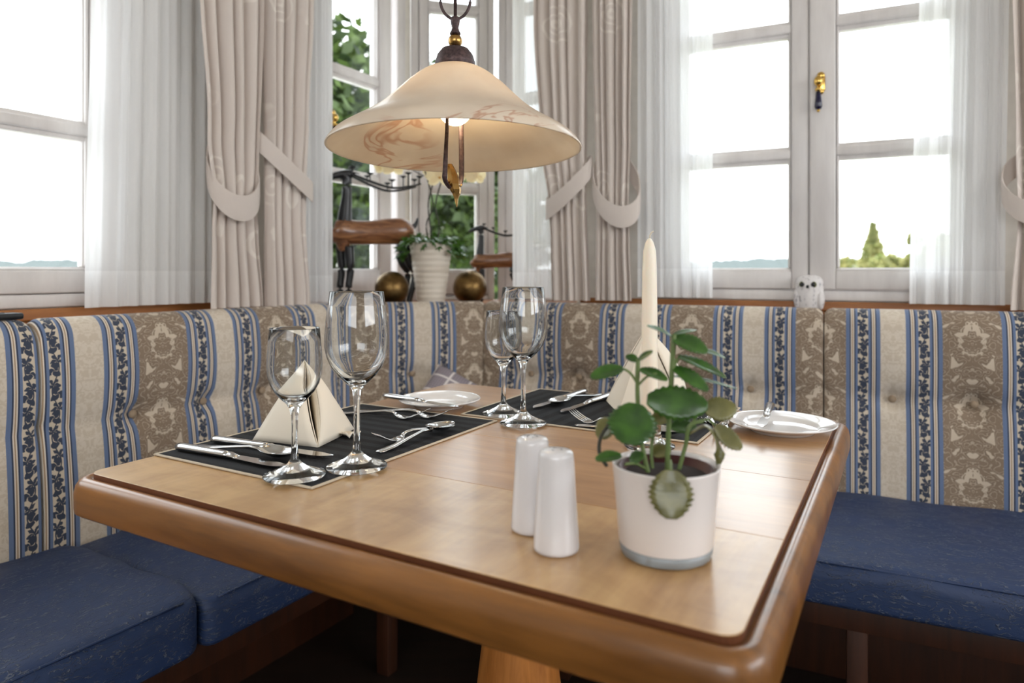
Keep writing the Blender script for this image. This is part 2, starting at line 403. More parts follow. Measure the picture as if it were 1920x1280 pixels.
# ------------------------------------------------------------------ mesh helpers
def mesh_obj(name, verts, faces, mat, parent=None, smooth=True, uvs=None):
    me = bpy.data.meshes.new(name)
    me.from_pydata([tuple(v) for v in verts], [], faces)
    if uvs is not None:
        l = me.uv_layers.new(name='UVMap')
        for lp in me.loops: l.data[lp.index].uv = uvs[lp.vertex_index]
    if smooth:
        me.polygons.foreach_set('use_smooth', [True]*len(me.polygons))
    me.materials.append(mat if not isinstance(mat, str) else M[mat])
    o = bpy.data.objects.new(name, me); COL.objects.link(o)
    if parent is not None: o.parent = parent
    return o
def tag(o, label=None, cat=None, group=None, kind=None):
    if label: o['label'] = label
    if cat: o['category'] = cat
    if group: o['group'] = group
    if kind: o['kind'] = kind
    return o
def thing(name, label, cat, frame=FW, loc=(0, 0, 0), rz=0.0, group=None, kind=None):
    o = bpy.data.objects.new(name, None); o.empty_display_size = 0.05; COL.objects.link(o)
    o.location = frame.p(*loc); o.rotation_euler = (0, 0, frame.a + rz)
    return tag(o, label, cat, group, kind)
def place(o, frame, loc=(0, 0, 0), rz=0.0):
    o.location = frame.p(*loc); o.rotation_euler = (0, 0, frame.a + rz); return o
class MB:
    def __init__(s): s.v = []; s.f = []; s.uv = []
    def add(s, verts, faces, uvs=None):
        b = len(s.v); s.v += [Vector(p) for p in verts]
        s.f += [tuple(i+b for i in q) for q in faces]
        s.uv += list(uvs) if uvs is not None else [(p[0], p[2]) for p in verts]
        return s
    def box(s, x0, x1, y0, y1, z0, z1, bev=0.0, seg=2):
        if bev <= 0:
            v = [(x, y, z) for x in (x0, x1) for y in (y0, y1) for z in (z0, z1)]
            return s.add(v, [(0, 1, 3, 2), (4, 6, 7, 5), (0, 4, 5, 1), (2, 3, 7, 6), (0, 2, 6, 4), (1, 5, 7, 3)])
        bm = bmesh.new(); bmesh.ops.create_cube(bm, size=1.0)
        for p in bm.verts:
            p.co = ((x0+x1)/2+p.co.x*(x1-x0), (y0+y1)/2+p.co.y*(y1-y0), (z0+z1)/2+p.co.z*(z1-z0))
        bmesh.ops.bevel(bm, geom=bm.edges[:], offset=bev, segments=seg, affect='EDGES', profile=0.5)
        bm.verts.index_update()
        s.add([p.co.copy() for p in bm.verts], [tuple(q.index for q in f.verts) for f in bm.faces]); bm.free(); return s
    def lathe(s, prof, n=48, c=(0, 0, 0), cap=True):
        v, f = [], []; m = len(prof)
        for i in range(n):
            a = 2*PI*i/n
            for r, z in prof: v.append((c[0]+r*math.cos(a), c[1]+r*math.sin(a), c[2]+z))
        for i in range(n):
            j = (i+1) % n
            for k in range(m-1): f.append((i*m+k, j*m+k, j*m+k+1, i*m+k+1))
        if cap:
            if prof[0][0] > 1e-6: f.append(tuple(reversed([i*m for i in range(n)])))
            if prof[-1][0] > 1e-6: f.append(tuple(i*m+m-1 for i in range(n)))
        return s.add(v, f)
    def tube(s, pts, rad, n=8, flat=1.0, up=(0, 0, 1)):
        pts = [Vector(p) for p in pts]; m = len(pts)
        rad = [rad]*m if not hasattr(rad, '__len__') else rad
        v, f = [], []; up = Vector(up)
        for i, p in enumerate(pts):
            t = (pts[min(i+1, m-1)]-pts[max(i-1, 0)]).normalized()
            sd = t.cross(up)
            if sd.length < 1e-4: sd = t.cross(Vector((1, 0.01, 0)))
            sd.normalize(); nn = sd.cross(t).normalized()
            r = rad[i]; rx, ry = r if hasattr(r, '__len__') else (r, r*flat)
            for k in range(n):
                a = 2*PI*k/n
                v.append(p + sd*(rx*math.cos(a)) + nn*(ry*math.sin(a)))
        for i in range(m-1):
            for k in range(n):
                f.append((i*n+k, i*n+(k+1) % n, (i+1)*n+(k+1) % n, (i+1)*n+k))
        f.append(tuple(reversed(range(n)))); f.append(tuple((m-1)*n+k for k in range(n)))
        return s.add(v, f)
    def sphere(s, c, r, n=20, sx=1, sy=1, sz=1):
        m = n//2
        return s.add(*sph(c, r, n, m, sx, sy, sz))
    def build(s, name, mat, parent=None, smooth=True):
        return mesh_obj(name, s.v, s.f, mat, parent, smooth, s.uv)
def sph(c, r, n, m, sx=1, sy=1, sz=1):
    v = [(c[0], c[1], c[2]-r*sz)]; f = []
    for j in range(1, m):
        b = -PI/2+PI*j/m
        for i in range(n):
            a = 2*PI*i/n
            v.append((c[0]+r*sx*math.cos(b)*math.cos(a), c[1]+r*sy*math.cos(b)*math.sin(a), c[2]+r*sz*math.sin(b)))
    v.append((c[0], c[1], c[2]+r*sz)); T = len(v)-1
    for i in range(n):
        f.append((0, 1+(i+1) % n, 1+i)); f.append((T, 1+(m-2)*n+i, 1+(m-2)*n+(i+1) % n))
    for j in range(m-2):
        for i in range(n):
            f.append((1+j*n+i, 1+j*n+(i+1) % n, 1+(j+1)*n+(i+1) % n, 1+(j+1)*n+i))
    return v, f
def flat_shade(o, ang=40):
    me = o.data
    bm = bmesh.new(); bm.from_mesh(me)
    for e in bm.edges:
        if len(e.link_faces) == 2 and e.calc_face_angle(0) > math.radians(ang): e.smooth = False
    bm.to_mesh(me); bm.free(); return o
def smooth_path(pts, k=6):
    pts = [Vector(p) for p in pts]; out = []
    for i in range(len(pts)-1):
        p0, p1, p2, p3 = pts[max(i-1, 0)], pts[i], pts[i+1], pts[min(i+2, len(pts)-1)]
        for j in range(k):
            t = j/k
            out.append(0.5*((2*p1)+(p2-p0)*t+(2*p0-5*p1+4*p2-p3)*t*t+(3*p1-p0-3*p2+p3)*t**3))
    out.append(pts[-1]); return out
def copy_tree(o, parent=None):
    c = o.copy(); COL.objects.link(c); c.parent = parent
    for ch in list(o.children): copy_tree(ch, c)
    return c
def lerp(a, b, t): return a+(b-a)*t
def interp(tab, z):
    if z <= tab[0][0]: return tab[0][1]
    for (z0, v0), (z1, v1) in zip(tab, tab[1:]):
        if z <= z1:
            t = (z-z0)/(z1-z0); t = t*t*(3-2*t); return lerp(v0, v1, t)
    return tab[-1][1]

# ------------------------------------------------------------------ the room
CEIL = 2.55
def slab(name, pts, z0, z1, mat, kind='structure'):
    n = len(pts); v = [(p[0], p[1], z0) for p in pts]+[(p[0], p[1], z1) for p in pts]
    f = [tuple(reversed(range(n))), tuple(range(n, 2*n))]+[(i, (i+1) % n, n+(i+1) % n, n+i) for i in range(n)]
    return tag(mesh_obj(name, v, f, mat, None, False), kind=kind)
# corner bay: left face lies in the left wall, then a cut-corner face, then a right face set back
P1 = FL.p(1.359, 0.20); P2 = FR.p(-1.234, 0.526)
roomc = [FL.p(-3.6, 0.30), FL.p(1.40, 0.30), FR.p(-1.25, 0.60), FR.p(-0.70, 0.60), FR.p(-0.70, 0.30), FR.p(3.2, 0.30), FR.p(3.2, -4.3), FL.p(-3.6, -4.3)]
E1 = FL.p(-3.6, 0.30); E2 = FR.p(3.2, 0.30)
xL = FL.p(-3.6, -4.3)
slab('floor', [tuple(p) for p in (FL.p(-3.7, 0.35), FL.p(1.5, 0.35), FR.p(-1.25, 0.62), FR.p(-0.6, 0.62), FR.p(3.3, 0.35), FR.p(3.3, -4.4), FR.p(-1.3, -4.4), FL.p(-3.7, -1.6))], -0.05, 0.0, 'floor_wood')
slab('ceiling', [tuple(p) for p in (FL.p(-3.7, 0.35), FL.p(1.5, 0.35), FR.p(-1.25, 0.62), FR.p(-0.6, 0.62), FR.p(3.3, 0.35), FR.p(3.3, -4.4), FR.p(-1.3, -4.4), FL.p(-3.7, -1.6))], CEIL, CEIL+0.08, 'plaster')
def wall(name, frame, segs, y0=0.215, y1=0.30, mat='plaster'):
    mb = MB()
    for x0, x1, z0, z1 in segs: mb.box(x0, x1, y0, y1, z0, z1)
    o = mb.build(name, mat, None, False); place(o, frame); return tag(o, kind='structure')
WZ0, WZ1 = 0.92, 2.20
wall('wall_left', FL, [(-3.6, 0.24, 0, WZ0), (-3.6, -0.70, WZ0, CEIL), (-0.70, 0.24, WZ1, CEIL), (0.24, 0.80, 0, CEIL), (0.80, 1.40, 0, WZ0-0.045), (0.80, 1.40, WZ1, CEIL), (1.325, 1.375, WZ0-0.045, WZ1)])
wall('wall_right', FR, [(-0.74, -0.50, 0, CEIL), (-0.50, 0.38, 0, WZ0), (-0.50, 0.38, WZ1, CEIL), (0.38, 3.2, 0, CEIL)], 0.165, 0.26)
wall('wall_right_bay', FR, [(-1.25, -0.74, 0, WZ0-0.045), (-1.25, -0.74, WZ1, CEIL), (-0.80, -0.74, WZ0-0.045, WZ1)], 0.54, 0.62)
wall('wall_right_return', FR, [(-0.79, -0.74, 0, CEIL)], 0.26, 0.60)
dv = (P2-P1); FC = Frame(P1.x, P1.y, math.degrees(math.atan2(dv.y, dv.x))); CL = dv.length
wall('wall_corner', FC, [(-0.02, CL+0.02, 0, WZ0-0.045), (-0.02, CL+0.02, WZ1, CEIL)], 0.0, 0.08)
# walls behind the camera with wide window openings
wall('wall_back', FR, [(-1.4, -0.8, 0, CEIL), (-0.8, 1.8, 0, 1.25), (-0.8, 1.8, 2.25, CEIL), (1.8, 3.3, 0, CEIL)], -4.38, -4.28)
wall('wall_side', FL, [(-3.7, -1.1, 0, CEIL), (-1.1, 1.5, 0, 1.25), (-1.1, 1.5, 2.25, CEIL), (1.5, 1.75, 0, CEIL)], -4.38, -4.28)
wall('wall_end', FL, [(-3.7, -3.6, 0, CEIL)], -1.6, 0.3)

# window boards and wooden ledge behind the backrests
SILL = 0.890
def ledge(name, frame, x0, x1, y0, y1, z0, z1, mat='pine', bev=0.004):
    o = MB().box(x0, x1, y0, y1, z0, z1, bev).build(name, mat, None, False); place(o, frame)
    return tag(o, kind='structure')
ledge('trim_1', FL, -2.2, 0.79, 0.115, 0.212, SILL-0.03, SILL)
ledge('trim_2', FR, -0.72, 1.6, 0.115, 0.163, SILL-0.03, SILL)
ledge('trim_3', FL, -2.2, 0.80, 0.198, 0.2145, SILL+0.001, WZ0-0.002)
ledge('trim_4', FR, -0.74, 1.6, 0.150, 0.1645, SILL+0.001, WZ0-0.002)
# sill plate that fills the corner bay
bay = [FL.p(0.80, 0.12), FL.p(0.80, 0.214), FL.p(1.362, 0.214), FC.p(0.004, -0.001), FC.p(CL-0.004, -0.001), FR.p(-1.222, 0.538), FR.p(-0.795, 0.538), FR.p(-0.795, 0.20), FR.p(-0.73, 0.13), FR.p(-0.99, 0.125), FD.p(0.44, 0.125), FD.p(0.0, 0.125)]
tag(slab('trim_5', [tuple(p) for p in bay], SILL-0.03, SILL, 'pine'))

# ------------------------------------------------------------------ windows
RAILS = [(1.310, 1.357), (1.667, 1.714), (2.024, 2.071)]
def frame_bar(parent, name, x0, x1, z0, z1, y0, y1, mat='paint', bev=0.004):
    return flat_shade(MB().box(x0, x1, y0, y1, z0, z1, bev).build(name, mat, parent), 60)
def moulded(parent, name, x0, x1, z0, z1, y0, y1, axis):
    # stepped glazing bar: wide back, narrow raised front
    mb = MB()
    if axis == 'x':
        mb.box(x0, x1, y0+0.010, y1, z0, z1, 0.003)
        d = (z1-z0)*0.22; mb.box(x0, x1, y0, y0+0.02, z0+d, z1-d, 0.005)
    else:
        mb.box(x0, x1, y0+0.010, y1, z0, z1, 0.003)
        d = (x1-x0)*0.22; mb.box(x0+d, x1-d, y0, y0+0.02, z0, z1, 0.005)
    return flat_shade(mb.build(name, 'paint', parent), 50)
def sash(win, x0, x1, y, stl, str_, zb=0.952, zt=2.17, gz0=1.012, depth=0.042):
    """one casement: stiles, rails, glazing bars and a pane in each light"""
    s = frame_bar(win, 'sash', x0, x0+stl, zb, zt, y, y+depth)
    frame_bar(s, 'stile', x1-str_, x1, zb, zt, y, y+depth)
    frame_bar(s, 'bottom_rail', x0+stl, x1-str_, zb, gz0-0.008, y, y+depth)
    moulded(s, 'glazing_bead', x0+stl, x1-str_, gz0-0.012, gz0, y+0.004, y+depth, 'x')
    moulded(s, 'glazing_bead', x0+stl-0.001, x0+stl+0.010, gz0, zt, y+0.006, y+depth, 'z')
    moulded(s, 'glazing_bead', x1-str_-0.010, x1-str_+0.001, gz0, zt, y+0.006, y+depth, 'z')
    frame_bar(s, 'top_rail', x0+stl, x1-str_, zt-0.05, zt, y, y+depth)
    for a, b in RAILS: moulded(s, 'glazing_bar', x0+stl, x1-str_, a, b, y+0.002, y+depth, 'x')
    zs = [gz0]+[q for r in RAILS for q in r]+[zt-0.05]
    for k in range(0, len(zs), 2):
        if zs[k+1]-zs[k] < 0.03: continue
        MB().box(x0+stl, x1-str_, y+0.024, y+0.028, zs[k]-0.004, zs[k+1]+0.004).build('pane', 'pane', s, False)
    return s
def win_frame(win, x0, x1, y, w=0.04, zb=WZ0, zt=2.20, depth=0.07):
    frame_bar(win, 'frame', x0, x0+w, zb, zt, y, y+depth)
    frame_bar(win, 'frame', x1-w, x1, zb, zt, y, y+depth)
    frame_bar(win, 'frame', x0+w, x1-w, zb, zb+0.03, y-0.004, y+depth)
    frame_bar(win, 'frame', x0+w, x1-w, zt-0.03, zt, y, y+depth)
    # rebates the sashes close against
    frame_bar(win, 'rebate', x0+w-0.004, x1-w+0.004, zb+0.024, zb+0.050, y+0.040, y+depth+0.004)
    frame_bar(win, 'rebate', x0+w-0.006, x0+w+0.016, zb+0.05, zt-0.03, y+0.040, y+depth+0.004)
    frame_bar(win, 'rebate', x1-w-0.016, x1-w+0.006, zb+0.05, zt-0.03, y+0.040, y+depth+0.004)
def window(name, frame, x0):
    o = bpy.data.objects.new(name, None); o.empty_display_size = 0.05; COL.objects.link(o)
    place(o, frame, (x0, 0, WZ0)); o['kind'] = 'structure'
    o.location = frame.p(0, 0, 0); return o
def handle(parent, x, y, z, drop='navy'):
    """brass plate with a lever knob and an enamel drop"""
    h = MB().box(x-0.011, x+0.011, y-0.006, y, z-0.022, z+0.022, 0.005, 3).sphere((x, y-0.004, z+0.022), 0.0105, 14, 1, 0.5, 1).sphere((x, y-0.004, z-0.022), 0.0085, 14, 1, 0.5, 1).build('handle', 'brass', parent)
    MB().sphere((x-0.006, y-0.018, z+0.004), 0.013, 16, 0.9, 0.8, 1.1).lathe([(0.0, -0.014), (0.008, -0.016), (0.009, -0.022), (0.0, -0.026)], 16, (x-0.006, y-0.018, z)).tube([(x, y-0.004, z+0.006), (x-0.003, y-0.014, z+0.006)], 0.006).build('handle_knob', 'brass', h)
    MB().lathe([(0.0, -0.074), (0.0075, -0.073), (0.0100, -0.066), (0.0088, -0.050), (0.0062, -0.026), (0.0, -0.024)], 18, (x-0.006, y-0.018, z)).build('handle_drop', drop, h)
    MB().sphere((x-0.006, y-0.018, z-0.0775), 0.0045, 12).build('handle_tip', 'brass', h)
    return h
w1 = window('window_1', FL, -0.70); win_frame(w1, -0.70, 0.24, 0.205)
sash(w1, -0.665, -0.235, 0.200, 0.055, 0.045); sash(w1, -0.232, 0.207, 0.200, 0.045, 0.046)
frame_bar(w1, 'meeting_strip', -0.255, -0.212, 0.955, 2.165, 0.2435, 0.254)
w2 = window('window_2', FL, 0.80); win_frame(w2, 0.80, 1.335, 0.205, 0.045, WZ0-0.045)
s2 = sash(w2, 0.845, 1.245, 0.200, 0.100, 0.062, 0.925)
w3 = window('window_3', FC, 0.0); win_frame(w3, 0.004, CL-0.004, 0.005, 0.028, WZ0-0.045)
sash(w3, 0.034, CL-0.034, 0.0, 0.035, 0.035, 0.912)
w4 = window('window_4', FR, -1.234); win_frame(w4, -1.228, -0.80, 0.531, 0.035, WZ0-0.045)
sash(w4, -1.190, -0.835, 0.526, 0.06, 0.05, 0.912)
w5 = window('window_5', FR, -0.50); win_frame(w5, -0.50, 0.38, 0.158, 0.04)
sash(w5, -0.462, -0.0615, 0.150, 0.055, 0.045)
s5 = sash(w5, -0.0585, 0.342, 0.144, 0.066, 0.055)
frame_bar(s5, 'meeting_strip', -0.080, -0.040, 0.955, 2.165, 0.1935, 0.204)
handle(s5, -0.030, 0.143, 1.522, 'navy')
# open inner casement handle on the bay window
handle(s2, 0.944, 0.199, 1.512, 'maroon')

# ------------------------------------------------------------------ bench: backrest pads, seat pads, wooden frame
def loft(xs, prof, mit0, mit1, endr, name, mat, parent=None, deform=None):
    """closed profile (list of (y,z)) swept along x with rounded ends and mitred corners"""
    n = len(prof); cy = sum(p[0] for p in prof)/n; cz = sum(p[1] for p in prof)/n
    arc = [0]
    for i in range(n): arc.append(arc[-1]+math.dist(prof[i], prof[(i+1) % n]))
    v, f, uv = [], [], []; x0, x1 = xs[0], xs[-1]
    for x in xs:
        e = min(x-x0, x1-x); s = 1.0
        if e < endr: s = math.sqrt(max(0.0, 1-(1-e/endr)**2))
        ins = endr*(1-s)
        for i, (y, z) in enumerate(prof):
            dy, dz = y-cy, z-cz; L = math.hypot(dy, dz)
            k = max(0.2, (L-ins*0.8)/L)
            py, pz = cy+dy*k, cz+dz*k
            if deform: py, pz = deform(x, py, pz)
            t = (x-x0)/(x1-x0)
            xx = lerp(x0-mit0*py, x1+mit1*py, t)
            v.append((xx, py, pz)); uv.append((xx, arc[i]))
    m = len(xs)
    for i in range(m-1):
        for k in range(n):
            f.append((i*n+k, (i+1)*n+k, (i+1)*n+(k+1) % n, i*n+(k+1) % n))
    f.append(tuple(range(n))); f.append(tuple(reversed([(m-1)*n+k for k in range(n)])))
    return mesh_obj(name, v, f, mat, parent, True, uv)
def xs_for(x0, x1, step, endr):
    xs = [x0+endr*(1-math.cos(PI/2*i/6)) for i in range(7)]
    m = max(2, int((x1-x0-2*endr)/step)); xs += [x0+endr+(x1-x0-2*endr)*i/m for i in range(1, m)]
    xs += [x1-endr*(1-math.cos(PI/2*i/6)) for i in range(6, -1, -1)]
    return xs
def backrest(frame, x0, x1, mat, label, buttons, mit0=0.0, mit1=0.0, lump=0.0):
    root = thing('backrest_cushion', label, 'cushion', frame, ((x0+x1)/2, 0.05, 0.40), group='striped bench backrests')
    prof = []
    z0, zt, R = 0.40, 0.905, 0.042
    for i in range(34):
        z = lerp(z0, zt-R, i/33); prof.append((0.028*(z-z0)/(zt-R-z0), z))
    cyy = prof[-1][0]+R
    for i in range(1, 13):
        a = PI-PI*i/12; prof.append((cyy+R*math.cos(a), zt-R+R*math.sin(a)))
    prof += [(cyy+R, 0.6), (cyy+R, z0)]
    def deform(x, y, z):
        if y < cyy-0.005:
            d = 0.0
            for bx in buttons:
                r2 = (x-bx)**2+(z-0.68)**2
                d += 0.020*math.exp(-r2/0.022**2)+0.010*math.exp(-r2/0.06**2)
            near = min([abs(x-b) for b in buttons] or [9])
            d += 0.007*math.exp(-((z-0.68)/0.018)**2)*math.exp(-(near/0.10)**2)
            y += d-0.008*math.sin(PI*min(1, max(0, (z-0.40)/0.28)))*0.6-0.010*math.sin(PI*min(1, max(0, (z-0.68)/0.22)))
            y += 0.0025*math.sin(x*31+z*9)
        return y, z
    o = loft(xs_for(x0, x1, 0.012, 0.022), prof, mit0, mit1, 0.022, 'pad', mat, root, deform)
    o.location = root.matrix_basis.inverted() @ frame.p(0, 0, 0)
    for bx in buttons:
        b = MB().sphere((0, 0, 0), 0.0095, 14, 1, 0.55, 1).build('button', 'button', root)
        b.location = (bx-(x0+x1)/2, 0.016-0.05+0.017, 0.68-0.40)
    return root
tm = math.tan(math.radians(21.0))
tm2 = math.tan(math.radians(21.5))
backrest(FL, -0.031, 0.7826, 'stripe_l', 'striped blue and beige backrest beside the left end of the table, below the damask curtains', [0.1638, 0.3416, 0.520], 0, tm)
backrest(FL, -1.0, -0.037, 'stripe_n', 'striped backrest at the left edge, with the black remote control on top', [-0.22, -0.40, -0.58])
backrest(FD, 0.0, 0.44, 'stripe_d', 'short striped backrest across the corner, behind the left wine glass and bread plate', [0.22], tm, tm2)
backrest(FR, -1.0147, -0.0225, 'stripe_r', 'striped backrest behind the candle, between the corner and the owl', [-0.86, -0.70, -0.54, -0.37, -0.2027], tm2, 0)
backrest(FR, -0.0195, 1.05, 'stripe_r', 'striped backrest at the right, above the empty blue seat', [0.1367, 0.31, 0.48, 0.65])

def seat(frame, x0, x1, label, mit0=0, mit1=0, top=0.45, depth=0.46):
    root = thing('seat_cushion', label, 'cushion', frame, ((x0+x1)/2, -0.2, 0.36), group='blue bench seats')
    prof = []; R = 0.035; y0, y1, z0, z1 = -depth, -0.002, 0.36, top
    def arc(cy, cz, a0, a1, r):
        for i in range(7):
            a = lerp(a0, a1, i/6); prof.append((cy+r*math.cos(a), cz+r*math.sin(a)))
    arc(y0+0.012, z0+0.012, 1.5*PI, PI, 0.012)
    arc(y0+R, z1-R, PI, PI/2, R)
    for i in range(1, 20): prof.append((lerp(y0+R, y1-R, i/20), z1+0.010*math.sin(PI*i/20)))
    arc(y1-R, z1-R, PI/2, 0, R)
    prof.append((y1, z0))
    def deform(x, y, z):
        if z > 0.41: z += 0.0022*math.sin(x*23+y*11)+0.0016*math.sin(y*47-x*8)
        return y, z
    o = loft(xs_for(x0, x1, 0.02, 0.03), prof, mit0, mit1, 0.03, 'pad', 'blue', root, deform)
    o.location = root.matrix_basis.inverted() @ frame.p(0, 0, 0)
    # piping along the front top edge
    t = (x1-x0)
    pts = [(lerp(x0+0.03+mit0*depth, x1-0.03-mit1*depth, i/20)-(x0+x1)/2, -depth+0.0105+0.2, top-0.36-0.0085) for i in range(21)]
    MB().tube(pts, 0.0022, 6).build('piping', 'blue', root)
    return root
seat(FL, 0.0, 0.7826, 'blue seat cushion running under the left side of the table', 0, tm, 0.447)
seat(FL, -0.98, -0.005, 'blue seat cushion at the bottom left, nearest the camera', 0, 0, 0.462, 0.458)
seat(FD, 0.0, 0.44, 'blue seat cushion in the corner behind the table', tm, tm2, 0.447)
seat(FR, -1.0147, 1.05, 'long blue seat cushion at the right under the striped backrests', tm2, 0, 0.45, 0.50)

def bench_frame(frame, x0, x1, depth, legs, label, m0=0, m1=0):
    root = thing('bench_frame', label, 'bench', frame, ((x0+x1)/2, -0.2, 0))
    cx = (x0+x1)/2
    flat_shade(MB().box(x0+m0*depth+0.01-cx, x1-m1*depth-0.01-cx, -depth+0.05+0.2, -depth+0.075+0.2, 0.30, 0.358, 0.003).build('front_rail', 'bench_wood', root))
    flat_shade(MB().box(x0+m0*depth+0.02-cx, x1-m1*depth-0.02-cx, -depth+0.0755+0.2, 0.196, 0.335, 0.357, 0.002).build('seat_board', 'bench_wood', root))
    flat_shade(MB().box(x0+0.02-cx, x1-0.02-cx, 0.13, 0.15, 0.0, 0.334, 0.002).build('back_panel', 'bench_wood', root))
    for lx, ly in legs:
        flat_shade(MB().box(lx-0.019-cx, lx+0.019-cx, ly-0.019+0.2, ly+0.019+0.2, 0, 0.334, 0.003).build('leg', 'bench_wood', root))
bench_frame(FL, -1.0, 0.7826, 0.46, [(0.585, -0.35), (-0.30, -0.35)], 'wooden frame carrying the left bench seats', 0, tm)
bench_frame(FR, -1.0147, 1.05, 0.50, [(0.047, -0.43), (-0.60, -0.35), (0.9, -0.43)], 'wooden frame carrying the right bench seat', tm2, 0)

# ------------------------------------------------------------------ table
A0, A1, B0, B1 = -0.905, -0.076, 0.461, 1.300
tcx, tcy = (A0+A1)/2, (B0+B1)/2
table = thing('dining_table', 'square oak dining table with moulded edge on a turned pedestal', 'table', FT, (tcx, tcy, 0))
def rrect(hx, hy, r, n=8):
    pts = []
    for cx, cy, a0 in ((hx-r, hy-r, 0), (-hx+r, hy-r, PI/2), (-hx+r, -hy+r, PI), (hx-r, -hy+r, 1.5*PI)):
        for i in range(n+1):
            a = a0+PI/2*i/n; pts.append((cx+r*math.cos(a), cy+r*math.sin(a)))
    return pts
HX, HY = (A1-A0)/2, (B1-B0)/2
# edge moulding: closed ring with a stepped, rounded section
sec = [(0.030, 0.700), (0.006, 0.700), (0.001, 0.704), (0.0, 0.710), (0.0, 0.727), (0.002, 0.7370), (0.006, 0.7428), (0.011, 0.7452), (0.0160, 0.7452), (0.0185, 0.7436), (0.0198, 0.7425), (0.030, 0.7425)]
v, f = [], []
NR = 36
for ins, z in sec:
    for x, y in rrect(HX-ins, HY-ins, max(0.006, 0.034-ins)): v.append((x, y, z))
for k in range(len(sec)-1):
    for i in range(NR):
        f.append((k*NR+i, k*NR+(i+1) % NR, (k+1)*NR+(i+1) % NR, (k+1)*NR+i))
k = len(sec)-1
for i in range(NR): f.append((k*NR+i, k*NR+(i+1) % NR, (i+1) % NR, i))
flat_shade(mesh_obj('edge_moulding', v, f, 'edge_wood', table), 35)
# boards of the top, clipped to the rounded field
ix, iy = HX-0.0204, HY-0.0204
cuts = [-iy, 0.682-tcy, 0.890-tcy, 1.095-tcy, iy]
for k in range(4):
    y0, y1 = cuts[k]+(0.0002 if k else 0), cuts[k+1]-(0.0002 if k < 3 else 0)
    bm = bmesh.new(); r = 0.016
    poly = []
    def cr(cx, cy, a0):
        for i in range(7):
            a = a0+PI/2*i/6; poly.append((cx+r*math.cos(a), cy+r*math.sin(a)))
    if k == 3: cr(ix-r, y1-r, 0); cr(-ix+r, y1-r, PI/2)
    else: poly += [(ix, y1), (-ix, y1)]
    if k == 0: cr(-ix+r, y0+r, PI); cr(ix-r, y0+r, 1.5*PI)
    else: poly += [(-ix, y0), (ix, y0)]
    n = len(poly); b = 0.0005
    v = [(x, y, 0.722) for x, y in poly]+[(x, y, TZ-b) for x, y in poly]
    cxp = 0; cyp = (y0+y1)/2
    v += [(x*(1-b/ix), cyp+(y-cyp)*(1-b/((y1-y0)/2)), TZ) for x, y in poly]
    f = [tuple(reversed(range(n))), tuple(range(2*n, 3*n))]
    for q in range(2): f += [(q*n+i, q*n+(i+1) % n, (q+1)*n+(i+1) % n, (q+1)*n+i) for i in range(n)]
    mesh_obj('top_board', v, f, ['board_front', 'board_mid', 'board_back', 'board_mid'][k], table, False)
    bo = bpy.data.objects[[q.name for q in table.children if q.name.startswith('top_board')][-1]]
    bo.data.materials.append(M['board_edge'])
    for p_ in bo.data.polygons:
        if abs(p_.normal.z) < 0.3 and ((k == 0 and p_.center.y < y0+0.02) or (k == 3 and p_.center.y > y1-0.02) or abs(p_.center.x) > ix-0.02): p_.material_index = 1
    bm.free()
ped = [(0.0, 0.10), (0.062, 0.10), (0.066, 0.14), (0.072, 0.20), (0.073, 0.27), (0.066, 0.36), (0.054, 0.46), (0.049, 0.52), (0.048, 0.555), (0.053, 0.565), (0.060, 0.572), (0.062, 0.590), (0.056, 0.602), (0.060, 0.62), (0.072, 0.66), (0.075, 0.672), (0.0, 0.672)]
MB().lathe([(r, z) for r, z in ped], 48).build('pedestal', 'pedestal', table)
flat_shade(MB().box(-0.16, 0.16, -0.16, 0.16, 0.673, 0.6985, 0.004).build('top_plate', 'bench_wood', table))
for a in range(4):
    o = flat_shade(MB().box(0.03, 0.34, -0.035, 0.035, 0.03, 0.10, 0.012, 3).box(0.27, 0.34, -0.04, 0.04, 0.0, 0.032, 0.006).build('foot', 'bench_wood', table))
    o.rotation_euler = (0, 0, PI/4+a*PI/2)

# ------------------------------------------------------------------ place mats (x along the long side)
def placemat(label, a, b, along_b):
    root = thing('placemat', label, 'placemat', FT, (a, b, TZ), PI/2 if along_b else 0.0, 'place mats')
    flat_shade(MB().box(-0.205, 0.205, -0.146, 0.146, 0.0002, 0.0022, 0.0007, 1).build('mat', 'mat', root))
    mb = MB(); w = 0.0042
    for x0, x1, y0, y1 in ((-0.2075, 0.2075, -0.1495, -0.1495+w), (-0.2075, 0.2075, 0.1495-w, 0.1495), (-0.2075, -0.2075+w, -0.1495+w, 0.1495-w), (0.2075-w, 0.2075, -0.1495+w, 0.1495-w)):
        mb.box(x0, x1, y0, y1, 0.0002, 0.0030, 0.0010, 1)
    mb.build('edging', 'mat_hem', root); return root
placemat('black woven place mat on the left side of the table, under two wine glasses', -0.738, 0.776, True)
placemat('black woven place mat at the back of the table, behind the potted plant', -0.465, 1.146, False)

